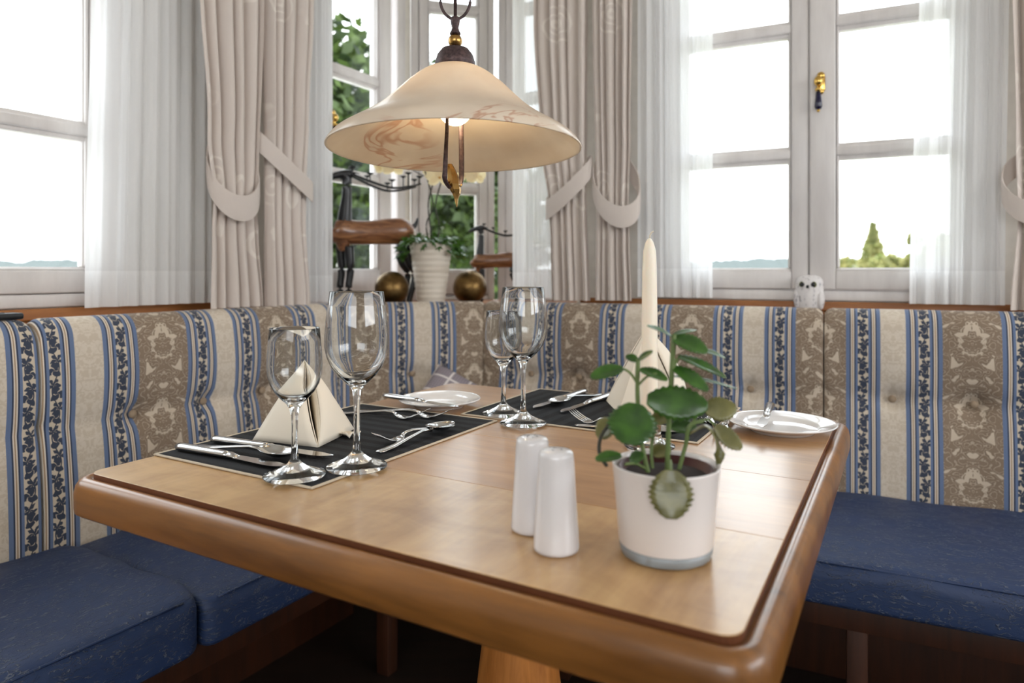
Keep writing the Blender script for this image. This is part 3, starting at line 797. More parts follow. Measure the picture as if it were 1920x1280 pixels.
# ------------------------------------------------------------------ cutlery (local: x from handle end towards the working end)
MT = TZ+0.0024
def aim(o, p, q, roll=0.0):
    """o's +x runs from p to q (table coordinates a,b,z)"""
    P, Q = FT.p(*p), FT.p(*q); d = (Q-P).normalized()
    y = Vector((0, 0, 1)).cross(d).normalized(); z = d.cross(y)
    m = Matrix((d, y, z)).transposed().to_4x4()
    if roll: m = m @ Matrix.Rotation(roll, 4, 'X')
    o.matrix_basis = Matrix.Translation(P) @ m
def knife(label, p, q, L=0.205, group='table knives', slim=1.0):
    r = tag(bpy.data.objects.new('knife', None), label, 'knife', group); COL.objects.link(r)
    hl = L*0.48
    MB().tube([(0, 0, 0.0052), (0.001, 0, 0.0052), (0.01, 0, 0.0052), (hl*0.6, 0, 0.0052), (hl-0.006, 0, 0.0052), (hl, 0, 0.005)],
              [(0.006*slim, 0.0036), (0.0078*slim, 0.0048), (0.0084*slim, 0.0052), (0.0076*slim, 0.0050), (0.0062*slim, 0.0046), (0.0055*slim, 0.0042)], 14).build('handle', 'steel', r)
    MB().tube([(hl, 0, 0.005), (hl+0.004, 0, 0.005), (hl+0.012, 0, 0.0045), (hl+0.018, 0, 0.004)], [(0.0055*slim, 0.0042), (0.0066*slim, 0.0046), (0.0055*slim, 0.003), (0.006*slim, 0.0014)], 12).build('bolster', 'steel', r)
    # blade outline, straight back, curved edge to the point
    x0 = hl+0.014; n = 16; v = []; f = []
    for i in range(n+1):
        t = i/n; x = lerp(x0, L, t)
        back = 0.0065*slim if t < 0.7 else lerp(0.0065, 0.001, ((t-0.7)/0.3)**1.6)*slim
        edge = -lerp(0.0065, 0.0105, min(1, t*1.6))*slim if t < 0.72 else -lerp(0.0105, -0.0005, ((t-0.72)/0.28)**2.2)*slim
        for y, z in ((back, 0.0048), (edge, 0.0042), (edge, 0.0038), (back, 0.0032)): v.append((x, y, z))
    for i in range(n):
        for k in range(4): f.append((i*4+k, i*4+(k+1) % 4, i*4+4+(k+1) % 4, i*4+4+k))
    f += [(0, 1, 2, 3), tuple(n*4+k for k in (3, 2, 1, 0))]
    mesh_obj('blade', v, f, 'steel', r, False)
    aim(r, p, q); return r
def handle_strip(L, kind):
    # side profile of a spoon/fork handle: lies on the mat, rises to the neck
    pts = [(0.0, 0.0022, 0.0048, 0.0012), (0.006, 0.0024, 0.0075, 0.0016), (0.03, 0.0030, 0.0070, 0.0018), (L*0.40, 0.0075, 0.0040, 0.0020), (L*0.56, 0.0105, 0.0027, 0.0022), (L*0.64, 0.0095, 0.0030, 0.0022), (L*0.68, 0.0070, 0.0042, 0.0018)]
    return [(x, 0, z) for x, z, a, b in pts], [(a, b) for x, z, a, b in pts]
def spoon(label, p, q, L=0.19, group='spoons', roll=0.0):
    r = tag(bpy.data.objects.new('spoon', None), label, 'spoon', group); COL.objects.link(r)
    P, R = handle_strip(L, 's'); MB().tube(P, R, 10).build('handle', 'steel', r)
    n, m = 28, 8; v = []; f = []; c = L*0.835; rx, ry, dp = L*0.168, L*0.105, 0.0085
    for lay, off in ((0, 0.0), (1, 0.0012)):
        for j in range(m+1):
            t = j/m
            for i in range(n):
                a = 2*PI*i/n; egg = 1+0.14*math.cos(a)*-1
                v.append((c+rx*t*math.cos(a), ry*t*math.sin(a)*egg, 0.0015+dp*(t**2.2)+off*(1-0.4*t)+0.003*t*max(0, -math.cos(a))))
    q0 = (m+1)*n
    for j in range(m):
        for i in range(n):
            a, b, c_, d = j*n+i, j*n+(i+1) % n, (j+1)*n+(i+1) % n, (j+1)*n+i
            f.append((d, c_, b, a)); f.append((a+q0, b+q0, c_+q0, d+q0))
    for i in range(n): f.append((m*n+i, m*n+(i+1) % n, q0+m*n+(i+1) % n, q0+m*n+i))
    mesh_obj('bowl', v, f, 'steel', r)
    aim(r, p, q, roll); return r
def fork(label, p, q, L=0.185, group='forks', roll=0.0):
    r = tag(bpy.data.objects.new('fork', None), label, 'fork', group); COL.objects.link(r)
    P, R = handle_strip(L, 'f'); MB().tube(P, R, 10).build('handle', 'steel', r)
    MB().tube([(L*0.66, 0, 0.0078), (L*0.71, 0, 0.0038), (L*0.75, 0, 0.0022), (L*0.79, 0, 0.0024), (L*0.815, 0, 0.0034)], [(0.0042, 0.0016), (0.0090, 0.0011), (0.0115, 0.0010), (0.0118, 0.0010), (0.0115, 0.0010)], 12).build('fork_head', 'steel', r)
    for k in range(4):
        y = (k-1.5)*0.0062
        MB().tube([(L*0.80, y, 0.0030), (L*0.86, y*0.99, 0.0058), (L*0.93, y*0.96, 0.0110), (L, y*0.94, 0.0180)], [(0.0020, 0.0009), (0.0019, 0.0009), (0.0016, 0.0008), (0.0007, 0.0005)], 6).build('tine', 'steel', r)
    aim(r, p, q, roll); return r
knife('steel table knife nearest the front edge of the left place mat', (-0.877, 0.600, MT), (-0.690, 0.608, MT), 0.205)
knife('steel knife between the soup spoon and the left napkin', (-0.872, 0.652, MT), (-0.668, 0.672, MT), 0.215)
spoon('steel soup spoon between the two left-hand knives', (-0.868, 0.621, MT), (-0.715, 0.640, MT), 0.175)
fork('steel fork on the left place mat, the one nearer the napkin', (-0.868, 0.886, MT), (-0.698, 0.926, MT), 0.182)
fork('steel fork on the left place mat, just in front of the bread plate', (-0.842, 0.921, MT), (-0.660, 0.949, MT), 0.186)
spoon('dessert spoon on the left place mat with its bowl towards the corner', (-0.622, 0.722, MT), (-0.624, 0.893, MT), 0.178)
fork('dessert fork crossing the dessert spoon on the left mat, tines towards the napkin', (-0.617, 0.895, MT+0.004), (-0.648, 0.745, MT+0.001), 0.152)
knife('steel knife at the far left edge of the back place mat', (-0.566, 1.292, MT), (-0.576, 1.094, MT), 0.205)
spoon('soup spoon between the two knives on the back place mat', (-0.530, 1.290, MT), (-0.560, 1.140, MT), 0.165)
knife('steel knife beside the back napkin', (-0.504, 1.290, MT), (-0.517, 1.080, MT), 0.212)
fork('dessert fork on the back place mat, tines to the left of the plant', (-0.325, 1.012, MT+0.003), (-0.478, 1.040, MT+0.001), 0.156)
spoon('dessert spoon lying below the dessert fork on the back place mat', (-0.457, 1.008, MT), (-0.285, 1.020, MT), 0.172)
fork('steel fork behind the plant, the farther of the two right-hand forks', (-0.288, 1.268, MT), (-0.274, 1.090, MT), 0.178)
fork('steel fork on the back mat, partly under the rim of the right bread plate', (-0.252, 1.235, MT), (-0.243, 1.055, MT), 0.180)

# ------------------------------------------------------------------ plates with butter knives
def plate(label, a, b, R):
    pr = [(0.0, 0.0), (R*0.60, 0.0), (R*0.62, 0.003), (R*0.70, 0.0055), (R*0.97, 0.0125), (R*0.995, 0.0140), (R, 0.0152), (R*0.99, 0.0160), (R*0.965, 0.0152), (R*0.93, 0.0146), (R*0.74, 0.0098), (R*0.70, 0.0080), (R*0.655, 0.0048), (R*0.63, 0.0040), (R*0.3, 0.0038), (0.0, 0.0038)]
    o = MB().lathe(pr, 72, cap=False).build('bread_plate', 'porcelain')
    place(o, FT, (a, b, TZ+0.0003)); return tag(o, label, 'plate', 'bread plates')
plate('white bread plate on bare wood near the back corner of the table', -0.751, 1.044, 0.0765)
plate('white bread plate at the right corner of the table, by the striped backrest', -0.166, 1.150, 0.081)
knife('butter knife laid across the left bread plate', (-0.837, 0.990, TZ+0.0158), (-0.664, 0.975, TZ+0.0158), 0.176, 'butter knives', 0.9)
knife('butter knife laid across the right bread plate', (-0.199, 1.253, TZ+0.0160), (-0.181, 1.063, TZ+0.0160), 0.186, 'butter knives', 0.9)

# ------------------------------------------------------------------ wine glasses (one blown piece each)
def wineglass(label, a, b, big):
    if big:
        out = [(0.0, 0.0), (0.0375, 0.0), (0.0385, 0.0012), (0.0375, 0.0024), (0.028, 0.0060), (0.0155, 0.0110), (0.0085, 0.0170), (0.0048, 0.022), (0.0039, 0.040), (0.0037, 0.066), (0.0040, 0.085), (0.0055, 0.096), (0.0090, 0.1025), (0.0160, 0.1085), (0.0245, 0.1165), (0.0320, 0.1270), (0.0375, 0.140), (0.0400, 0.153), (0.0400, 0.166), (0.0385, 0.184), (0.0360, 0.204), (0.0336, 0.2215)]
        inn = [(0.0334, 0.2222), (0.0326, 0.2216), (0.0350, 0.204), (0.0375, 0.184), (0.0390, 0.166), (0.0389, 0.153), (0.0363, 0.1405), (0.0306, 0.1285), (0.0228, 0.1186), (0.0140, 0.1115), (0.0065, 0.1078), (0.0, 0.1068)]
    else:
        out = [(0.0, 0.0), (0.0362, 0.0), (0.0372, 0.0012), (0.0362, 0.0023), (0.027, 0.0058), (0.0150, 0.0105), (0.0080, 0.0160), (0.0046, 0.021), (0.0038, 0.038), (0.0036, 0.058), (0.0041, 0.072), (0.0060, 0.081), (0.0098, 0.0875), (0.0165, 0.0940), (0.0235, 0.1020), (0.0290, 0.1120), (0.0320, 0.1235), (0.0327, 0.134), (0.0322, 0.148), (0.0308, 0.164), (0.0295, 0.1785)]
        inn = [(0.0293, 0.1792), (0.0285, 0.1786), (0.0298, 0.164), (0.0312, 0.148), (0.0317, 0.134), (0.0309, 0.1238), (0.0277, 0.1128), (0.0220, 0.1034), (0.0148, 0.0965), (0.0078, 0.0925), (0.0, 0.0912)]
    o = MB().lathe(out+inn, 72, cap=False).build('wine_glass', 'crystal')
    place(o, FT, (a, b, MT+0.0010)); return tag(o, label, 'wine glass', 'wine glasses')
wineglass('tall empty wine glass in front of the left napkin, right of the small glass', -0.601, 0.6567, True)
wineglass('small empty wine glass at the left, nearest the front of the left place mat', -0.6405, 0.5910, False)
wineglass('tall empty wine glass near the middle of the table, behind the shakers', -0.5387, 0.9813, True)
wineglass('small empty wine glass half hidden behind the tall glass at the table middle', -0.6047, 1.0299, False)

# ------------------------------------------------------------------ napkins
def napkin(label, a, b, rz, s=1.0):
    root = thing('napkin', label, 'napkin', FT, (a, b, MT), rz, 'folded napkins')
    H = 0.112*s; Lf = Vector((-0.005, -0.075, 0.0))*s; Rt = Vector((-0.005, 0.075, 0.0))*s; Fr = Vector((0.082, 0, 0.0))*s; Bk = Vector((-0.055, 0, 0))*s
    ap = Vector((0, 0, H))
    def panel(name, A, side):
        # curved triangular sheet from the apex to A and the front corner, split bulging along the front edge
        n = 14; v = []; f = []
        for i in range(n+1):
            t = i/n
            e = ap.lerp(Fr, t)+Vector((0.010*math.sin(PI*t), side*0.0085*math.sin(PI*t)**0.8, 0))*s
            w = ap.lerp(A, t)+Vector((0, 0, 0.004*math.sin(PI*t)))*s
            for k in range(9):
                q = k/8; p = e.lerp(w, q); nrm = Vector((0.6, side*0.9, 0.4)).normalized()
                v.append(p+nrm*(0.009*s*math.sin(PI*q)*math.sin(PI*t*0.9)))
        for i in range(n):
            for k in range(8): f.append((i*9+k, i*9+k+1, i*9+9+k+1, i*9+9+k))
        o = mesh_obj(name, v, f, 'linen', root)
        md = o.modifiers.new('thick', 'SOLIDIFY'); md.thickness = 0.0022; md.offset = 0
        return o
    panel('panel', Lf, -1); panel('panel', Rt, 1)
    # inner folds seen through the slit
    for side, dx in ((-1, 0.0), (1, 0.0)):
        n = 14; v = []; f = []
        for i in range(n+1):
            t = i/n; e = ap.lerp(Fr, t)
            p0 = e+Vector((0.0095*math.sin(PI*t), side*0.0065*math.sin(PI*t), 0))*s
            p1 = e+Vector((-0.020*math.sin(PI*t), side*0.0012, -0.004*math.sin(PI*t)))*s
            v += [p0, p1]
        for i in range(n): f.append((2*i, 2*i+1, 2*i+3, 2*i+2))
        o = mesh_obj('inner_fold', v, f, 'linen_fold', root)
        md = o.modifiers.new('thick', 'SOLIDIFY'); md.thickness = 0.0014
    v = [ap+Vector((-0.001, 0, -0.002)), Lf, Bk, Rt]; mesh_obj('back_panel', v, [(0, 2, 1), (0, 3, 2)], 'linen', root, False).modifiers.new('thick', 'SOLIDIFY').thickness = 0.002
    # tucked tail curling out on the mat
    v, f = [], []
    for i in range(9):
        for k in range(6):
            x = 0.010+0.034*i/8; y = 0.058+0.020*k/5+0.010*i/8
            v.append(Vector((x*1.0+0.012, y-0.02, 0.002+0.009*abs(math.sin(k*1.25+i*0.22))*(0.4+0.6*i/8)))*s)
    for i in range(8):
        for k in range(5): f.append((i*6+k, i*6+6+k, i*6+7+k, i*6+k+1))
    mesh_obj('tail', v, f, 'linen', root).modifiers.new('thick', 'SOLIDIFY').thickness = 0.002
    return root
napkin('cream napkin folded into a standing pyramid on the left place mat', -0.788, 0.749, math.radians(-32), 1.0)
napkin('cream napkin folded into a standing pyramid behind the candle on the back mat', -0.405, 1.203, math.radians(66), 1.30)

# ------------------------------------------------------------------ salt and pepper
def shaker(label, a, b, name, holes):
    root = thing(name, label, 'shaker', FT, (a, b, TZ+0.0003), 0.3, 'white shakers')
    pr = [(0.0, 0.0), (0.0185, 0.0), (0.0203, 0.0012), (0.0206, 0.004), (0.0198, 0.02), (0.0178, 0.05), (0.0162, 0.078), (0.0157, 0.0845), (0.0150, 0.0875), (0.0132, 0.0893), (0.0085, 0.0902), (0.0, 0.0905)]
    MB().lathe(pr, 48, cap=False).build('body', 'shaker', root)
    for i in range(holes):
        an = 2*PI*i/holes; rr = 0.0048 if holes > 1 else 0
        MB().lathe([(0.0, 0.0905), (0.0011, 0.0905), (0.0011, 0.0899)], 8, (rr*math.cos(an), rr*math.sin(an), 0)).build('hole', 'hole', root)
shaker('white porcelain shaker in front, closer to the potted plant', -0.2715, 0.5564, 'salt_shaker', 3)
shaker('white porcelain shaker standing behind the other one', -0.3131, 0.5887, 'pepper_shaker', 5)

# ------------------------------------------------------------------ candle in a glass holder
c = thing('candle', 'tall ivory taper candle behind the potted plant', 'candle', FT, (-0.3145, 0.9482, TZ+0.022))
MB().lathe([(0.0, 0.0), (0.0105, 0.0), (0.0112, 0.005), (0.0116, 0.05), (0.0112, 0.16), (0.0102, 0.235), (0.0090, 0.258), (0.0060, 0.270), (0.0025, 0.2755), (0.0, 0.277)], 32, cap=False).build('wax', 'wax', c)
MB().tube([(0, 0, 0.274), (0.0005, 0, 0.280), (0.003, 0, 0.2845), (0.006, 0, 0.286)], 0.0011, 6).build('wick', 'wick', c)
o = MB().lathe([(0.0, 0.0), (0.034, 0.0), (0.0362, 0.002), (0.0355, 0.004), (0.026, 0.007), (0.018, 0.012), (0.0160, 0.020), (0.0165, 0.034), (0.0175, 0.040), (0.0165, 0.0412), (0.0135, 0.038), (0.0128, 0.0225), (0.0, 0.0215)], 48, cap=False).build('candle_holder', 'crystal')
place(o, FT, (-0.3145, 0.9482, TZ+0.0004)); tag(o, 'low clear glass holder at the foot of the ivory candle', 'candle holder')

# ------------------------------------------------------------------ potted succulent on the table
pp = FT.p(-0.1841, 0.5995, TZ+0.0003)
def leaf_mesh(L, W, scal, curl, fold, nu=18, nv=7):
    v, f = [], []
    for i in range(nu+1):
        t = i/nu; w = W*0.5*(math.sin(PI*min(1, t*0.93+0.04))**0.62)
        w *= 1+scal*math.sin(t*2*PI*9)*(1 if 0.08 < t < 0.97 else 0)
        for k in range(nv):
            q = (k/(nv-1))*2-1
            v.append((L*t, w*q, curl*L*t*t*-1+fold*abs(q)*w+0.012*W*math.cos(q*3)*math.sin(t*9)))
    for i in range(nu):
        for k in range(nv-1): f.append((i*nv+k, i*nv+nv+k, i*nv+nv+k+1, i*nv+k+1))
    return v, f
def add_leaf(parent, base, tip, W, facing, mat, scal=0.06, curl=0.12, fold=0.25, name='leaf', view=None):
    base, tip = Vector(base), Vector(tip); d = tip-base; L = d.length; d.normalize()
    view = view or Vector((-0.2, -1, 0.25)).normalized()
    nrm = Vector((0, 0, 1)).lerp(view, facing); nrm = (nrm-d*nrm.dot(d)).normalized()
    y = nrm.cross(d).normalized()
    v, f = leaf_mesh(L, W, scal, curl, fold, 44)
    o = mesh_obj(name, v, f, mat, parent)
    md = o.modifiers.new('thick', 'SOLIDIFY'); md.thickness = min(0.0012, W*0.06); md.offset = 0
    o.matrix_basis = Matrix.Translation(base) @ Matrix((d, y, nrm)).transposed().to_4x4()
    return o
pot = thing('potted_plant', 'green scalloped-leaf plant in a white glass pot on the table', 'plant', FW, tuple(pp))
MB().lathe([(0.0408, 0.0102), (0.0412, 0.012), (0.0438, 0.045), (0.0470, 0.078), (0.0474, 0.0792), (0.0462, 0.0798), (0.0448, 0.078), (0.0425, 0.050), (0.0395, 0.014), (0.0, 0.013)], 64, cap=False).build('pot', 'frosted', pot)
MB().lathe([(0.0, 0.0), (0.0375, 0.0), (0.0398, 0.0014), (0.0407, 0.006), (0.0409, 0.0100), (0.0, 0.0100)], 64, cap=False).build('pot_base', 'glass_base', pot)
ip = MB().lathe([(0.0, 0.020), (0.032, 0.020), (0.0405, 0.074), (0.0418, 0.0745), (0.0418, 0.0765), (0.0398, 0.0765), (0.0385, 0.070), (0.0, 0.068)], 48, cap=False).build('inner_pot', 'inner_pot', pot)
MB().lathe([(0.0395, 0.0690), (0.03, 0.0715), (0.012, 0.073), (0.0, 0.0725)], 32, cap=False).build('soil', 'soil', ip)
LEAVES = [
    (0.67, 0.00, 19.14, -1.47, -0.60, 20.38, 0.95, 0.30), (0.67, 0.00, 19.05, 3.80, -1.00, 18.05, 1.71, 0.50), (0.67, 0.00, 19.33, 2.75, 1.50, 20.05, 0.67, 0.30),
    (1.14, 0.00, 17.43, 5.61, 0.50, 15.91, 1.14, 0.45), (0.47, 0.00, 15.68, 6.55, 1.50, 15.15, 0.71, 0.25), (0.67, 0.00, 16.48, 3.90, -1.50, 14.58, 1.33, 0.50),
    (3.33, 0.50, 17.91, 5.42, 1.50, 17.53, 0.85, 0.40), (-3.80, -0.30, 16.39, -6.65, -1.20, 15.77, 1.43, 0.45), (-2.47, 0.00, 17.05, -1.24, -0.50, 18.00, 0.71, 0.40),
    (-2.47, 0.00, 17.05, -3.52, 0.30, 17.53, 0.81, 0.50), (-2.28, 0.00, 16.29, 0.19, -1.20, 15.53, 1.14, 0.40), (-2.66, -1.50, 13.25, -3.33, -3.20, 9.55, 3.61, 0.92),
    (-1.66, -1.20, 13.63, 3.75, -2.20, 12.97, 2.66, 0.80), (3.52, 0.50, 12.68, 6.27, 1.20, 12.87, 2.00, 0.75), (-4.56, 0.80, 11.73, -6.17, 1.20, 10.31, 1.71, 0.60),
    (4.46, 0.20, 11.26, 6.75, -0.50, 9.17, 1.43, 0.70), (-3.94, -2.50, 8.6, -6.22, -3.00, 8.4, 1.14, 0.40), (0.47, -4.75, 7.3, 0.52, -5.6, 2.94, 3.04, 0.95),
    (0.47, 1.00, 11.07, 2.85, 1.50, 11.26, 1.52, 0.50), (-1.24, 1.50, 11.54, 0.29, 2.00, 12.30, 1.24, 0.60), (-1.09, 2.00, 8.6, 0.38, 2.60, 9.4, 1.43, 0.50), (-3.2, -1.0, 8.2, -2.0, -1.6, 8.7, 1.04, 0.60)]
OLIVE = {13, 14, 15, 17, 19, 20}
def pc(x, y, z):      # photo-plane centimetres to the plant's own space
    X, Z = 13.71+x, 75.03+z-100; k = (61.19+y)/61.19
    return ((X*k-13.71)/100, y/100, (Z*k+100-75.03)/100)
for i, (x0, y0, z0, x1, y1, z1, w, fc) in enumerate(LEAVES):
    add_leaf(pot, pc(x0, y0, z0), pc(x1, y1, z1), w/100*1.15, fc, 'leaf_olive' if i in OLIVE else 'leaf', 0.075, 0.10 if fc < 0.7 else -0.04, 0.22 if fc < 0.7 else -0.10)
# long curled leaf over the rim
cl = smooth_path([(0.022, 0.004, 0.104), (0.036, 0.003, 0.112), (0.044, 0.000, 0.104), (0.0475, -0.002, 0.088), (0.045, -0.004, 0.076)], 5)
MB().tube(cl, [(0.001+0.0065*math.sin(PI*min(1, (i+1)/len(cl))), 0.0007) for i in range(len(cl))], 8).build('leaf', 'leaf_olive', pot)
def stalk(pts, r): MB().tube(smooth_path([tuple(q/100 for q in p) for p in pts], 5), r, 8).build('stem', 'stem', pot)
stalk([(0.2, 0.2, 7.0), (0.3, 0.1, 11.0), (0.5, 0.0, 15.0), (0.75, 0, 19.4)], 0.0023)
stalk([(-1.6, -0.4, 7.0), (-2.2, -0.2, 10.0), (-2.5, 0, 14.0), (-2.45, 0, 17.2)], 0.0021)
stalk([(1.2, 0.3, 7.0), (1.9, 0.3, 9.6), (2.2, 0.2, 11.2), (3.4, 0.4, 11.6)], 0.0019)
stalk([(-1.0, 0.6, 7.0), (-1.1, 0.8, 9.0), (-0.6, 1.2, 11.4)], 0.0016)
for a, b in (((-2.5, 0, 15.0), (-3.85, -0.3, 16.4)), ((-2.5, 0, 14.8), (-0.9, -0.6, 16.0)), ((0.5, 0, 15.4), (1.2, 0, 17.4)), ((0.6, 0, 16.3), (0.9, 0, 17.2)),
             ((-2.4, -0.1, 12.6), (-2.7, -1.5, 13.3)), ((0.4, 0, 12.0), (-1.6, -1.2, 13.6)), ((2.0, 0.2, 10.6), (3.5, 0.5, 12.6)), ((-2.2, -0.2, 10.5), (-4.5, 0.8, 11.7)),
             ((3.4, 0.4, 11.6), (4.46, 0.2, 11.26)), ((-1.7, -0.4, 7.4), (-4.0, -2.4, 8.5)), ((0.2, -1, 8.4), (-0.6, -4.72, 8.5))):
    MB().tube(smooth_path([tuple(q/100 for q in a), tuple(((p+q)/2+(0.3 if k == 2 else 0))/100 for k, (p, q) in enumerate(zip(a, b))), tuple(q/100 for q in b)], 4), 0.0012, 6).build('petiole', 'stem', pot)
# brown drooping petiole at the left
MB().tube(smooth_path([(-0.046, 0.008, 0.116), (-0.058, -0.004, 0.104), (-0.061, -0.016, 0.092), (-0.056, -0.026, 0.084)], 5), 0.0017, 6).build('petiole', 'dark_stem', pot)

# ------------------------------------------------------------------ pendant lamp over the table
LX, LY_ = -0.086, 1.03
lamp = thing('pendant_lamp', 'marbled cream glass pendant lamp with iron hanger above the table', 'lamp', FW, (LX, LY_, 1.096))
lamp.rotation_euler = (math.radians(-1.8), 0, 0)
prof = [(0.0285, 1.3135), (0.040, 1.3095), (0.0545, 1.301), (0.073, 1.286), (0.092, 1.2675), (0.112, 1.249), (0.1345, 1.2325), (0.156, 1.2195), (0.174, 1.208), (0.184, 1.1985), (0.1895, 1.1905), (0.1900, 1.1880), (0.1880, 1.1875)]
inn = [(0.186, 1.1895), (0.171, 1.2040), (0.154, 1.2155), (0.133, 1.2285), (0.1105, 1.2450), (0.0905, 1.2635), (0.0715, 1.2820), (0.0535, 1.2970), (0.039, 1.3055), (0.0285, 1.3095), (0.0285, 1.3135)]
def sm(pr, k=4): return [(p.x, p.z) for p in smooth_path([(r, 0, z) for r, z in pr], k)]
up = [(r, z-1.10) for r, z in sm(prof)+sm(inn)]
MB().lathe(up, 96, cap=False).build('lamp_shade', 'lampglass', lamp).rotation_euler = (0, 0, 1.1)
MB().lathe([(0.0, 0.2125), (0.0295, 0.2125), (0.0305, 0.2135), (0.0300, 0.222), (0.0270, 0.232), (0.0205, 0.2405), (0.010, 0.2440), (0.0, 0.2445)], 40, cap=False).build('cap', 'iron', lamp)
MB().sphere((0, 0, 0.2540), 0.0107, 24).build('gold_ball', 'gold', lamp)
MB().lathe([(0.0, 0.2635), (0.0080, 0.2640), (0.0083, 0.2660), (0.0065, 0.2690), (0.0050, 0.2740), (0.0068, 0.2810), (0.0072, 0.2860), (0.0060, 0.2900), (0.0, 0.2920)], 24, cap=False).build('finial', 'iron', lamp)
for s in (-1, 1):
    pts = smooth_path([(s*0.004, 0, 0.287), (s*0.014, 0, 0.294), (s*0.021, 0, 0.306), (s*0.0225, 0, 0.320), (s*0.018, 0, 0.334), (s*0.009, 0, 0.345), (s*0.001, 0, 0.350)], 5)
    MB().tube(pts, 0.0023, 8).build('hoop', 'iron', lamp)
MB().tube([(0, 0, 0.29), (0, 0, 0.70), (0, 0, 1.449)], 0.0026, 10).build('rod', 'iron', lamp)
MB().lathe([(0.0, 1.449), (0.055, 1.449), (0.05, 1.435), (0.012, 1.415), (0.0, 1.415)][::-1], 32, cap=False).build('canopy', 'iron', lamp)
MB().lathe([(0.0, 0.211), (0.017, 0.211), (0.017, 0.186), (0.0, 0.186)][::-1], 24, cap=False).build('socket', 'porcelain', lamp)
MB().sphere((0, 0, 0.151), 0.026, 28).build('bulb', 'bulb', lamp)
# two flat hanger strips and a gilded pointed pendant below the bulb
MB().tube(smooth_path([(-0.010, -0.030, 0.20), (-0.008, -0.033, 0.145), (-0.0115, -0.030, 0.060), (-0.012, -0.026, 0.038), (-0.006, -0.016, 0.028)], 6), [(0.0040, 0.0016)]*25, 8).build('hanger_strip', 'iron', lamp)
MB().tube(smooth_path([(0.006, 0.026, 0.205), (0.007, 0.024, 0.150), (0.009, 0.014, 0.060), (0.007, 0.004, 0.036), (0.002, -0.006, 0.028)], 6), [(0.0040, 0.0016)]*25, 8).build('hanger_strip', 'iron', lamp)
# gilded head-like pendant: loft of faceted sections down to the tip
secs = [(-0.006, -0.014, 0.064, 0.0035, 0.003), (-0.004, -0.014, 0.056, 0.0062, 0.005), (-0.001, -0.014, 0.044, 0.0085, 0.007), (0.000, -0.014, 0.034, 0.0098, 0.008), (0.002, -0.014, 0.026, 0.0088, 0.007), (0.0035, -0.014, 0.020, 0.0062, 0.005), (0.0035, -0.014, 0.012, 0.0030, 0.003), (0.0040, -0.014, 0.004, 0.0016, 0.0016), (0.0042, -0.014, 0.0, 0.0006, 0.0006)]
mb = MB(); v, f = [], []
for cx, cy, z, rx, ry in secs:
    for k in range(6): v.append((cx+rx*math.cos(k*PI/3+0.3), cy+ry*math.sin(k*PI/3+0.3), z))
for i in range(len(secs)-1):
    for k in range(6): f.append((i*6+k, i*6+6+k, i*6+6+(k+1) % 6, i*6+(k+1) % 6))
f += [tuple(range(6)), tuple(reversed(range((len(secs)-1)*6, len(secs)*6)))]
mesh_obj('gilded_pendant', v, f, 'gold', lamp, False)
MB().tube([(-0.010, -0.018, 0.036), (-0.013, -0.020, 0.040)], [0.002, 0.0008], 6).tube([(0.009, -0.018, 0.030), (0.0125, -0.018, 0.033)], [0.002, 0.0008], 6).build('pendant_horn', 'gold', lamp)

# ------------------------------------------------------------------ curtains
def sheet(name, frame, label, cat, xl, xr, z0, z1, y0, folds, amp, mat, group=None, seed=1, thing_obj=None, nx=120, nz=70, gather=None, sharp=0.0):
    rnd = random.Random(seed); ph = [rnd.uniform(0, 6.28) for _ in range(6)]
    v, f, uv = [], [], []; xm = (xl[0][1]+xr[0][1])/2
    for j in range(nz+1):
        z = lerp(z0, z1, j/nz); a, b = interp(xl, z), interp(xr, z); g_ = interp(gather, z) if gather else 1.0
        ln = 0.0
        for i in range(nx+1):
            t = i/nx
            tt = t+0.02*math.sin(2*PI*t*2+ph[0])+0.012*math.sin(z*1.3+ph[1])*math.sin(PI*t)
            w = math.sin(2*PI*folds*tt+ph[2]+0.3*math.sin(z*2+ph[5]))+0.45*math.sin(2*PI*folds*1.73*tt+ph[3])+0.22*math.sin(2*PI*folds*3.1*tt+ph[4]+z*0.7)
            if sharp:
                w = 1-2*abs(math.sin(PI*folds*1.8*tt+ph[2]+0.25*math.sin(z*1.6+ph[5])))**0.62+0.35*math.sin(2*PI*folds*0.7*tt+ph[3]+z*0.8)
            x = lerp(a, b, t)+0.25*amp*g_*math.cos(2*PI*folds*tt+ph[2])
            y = y0+amp*g_*w
            v.append((x-xm, y, z-z0))
            uv.append((t*(xr[0][1]-xl[0][1])*1.6, z-z0))
    for j in range(nz):
        for i in range(nx):
            q = j*(nx+1)+i; f.append((q, q+1, q+nx+2, q+nx+1))
    if thing_obj is None:
        o = mesh_obj(name, v, f, mat, None, True, uv); place(o, frame, (xm, 0, z0)); tag(o, label, cat, group)
        return o
    return mesh_obj('cloth', v, f, mat, thing_obj, True, uv)
TOP = 2.30
def const(a): return [(0, a)]
GS = 'sheer curtains'
sheet('sheer_curtain', FL, 'long white sheer curtain beside the left window', 'curtain', [(0.9, 0.122), (1.8, 0.140)], [(0.9, 0.450), (1.8, 0.45)], 0.918, TOP, 0.152, 7, 0.0075, 'sheer', GS, 3, None, 150)
sheet('sheer_curtain', FL, 'narrow white sheer curtain left of the carved deer', 'curtain', const(0.745), const(0.893), 0.905, TOP, 0.150, 6, 0.008, 'sheer', GS, 5)
sheet('sheer_curtain', FR, 'narrow white sheer curtain right of the small deer, behind the lamp', 'curtain', const(-0.972), const(-0.815), 0.915, TOP, 0.128, 4, 0.0075, 'sheer', GS, 8)
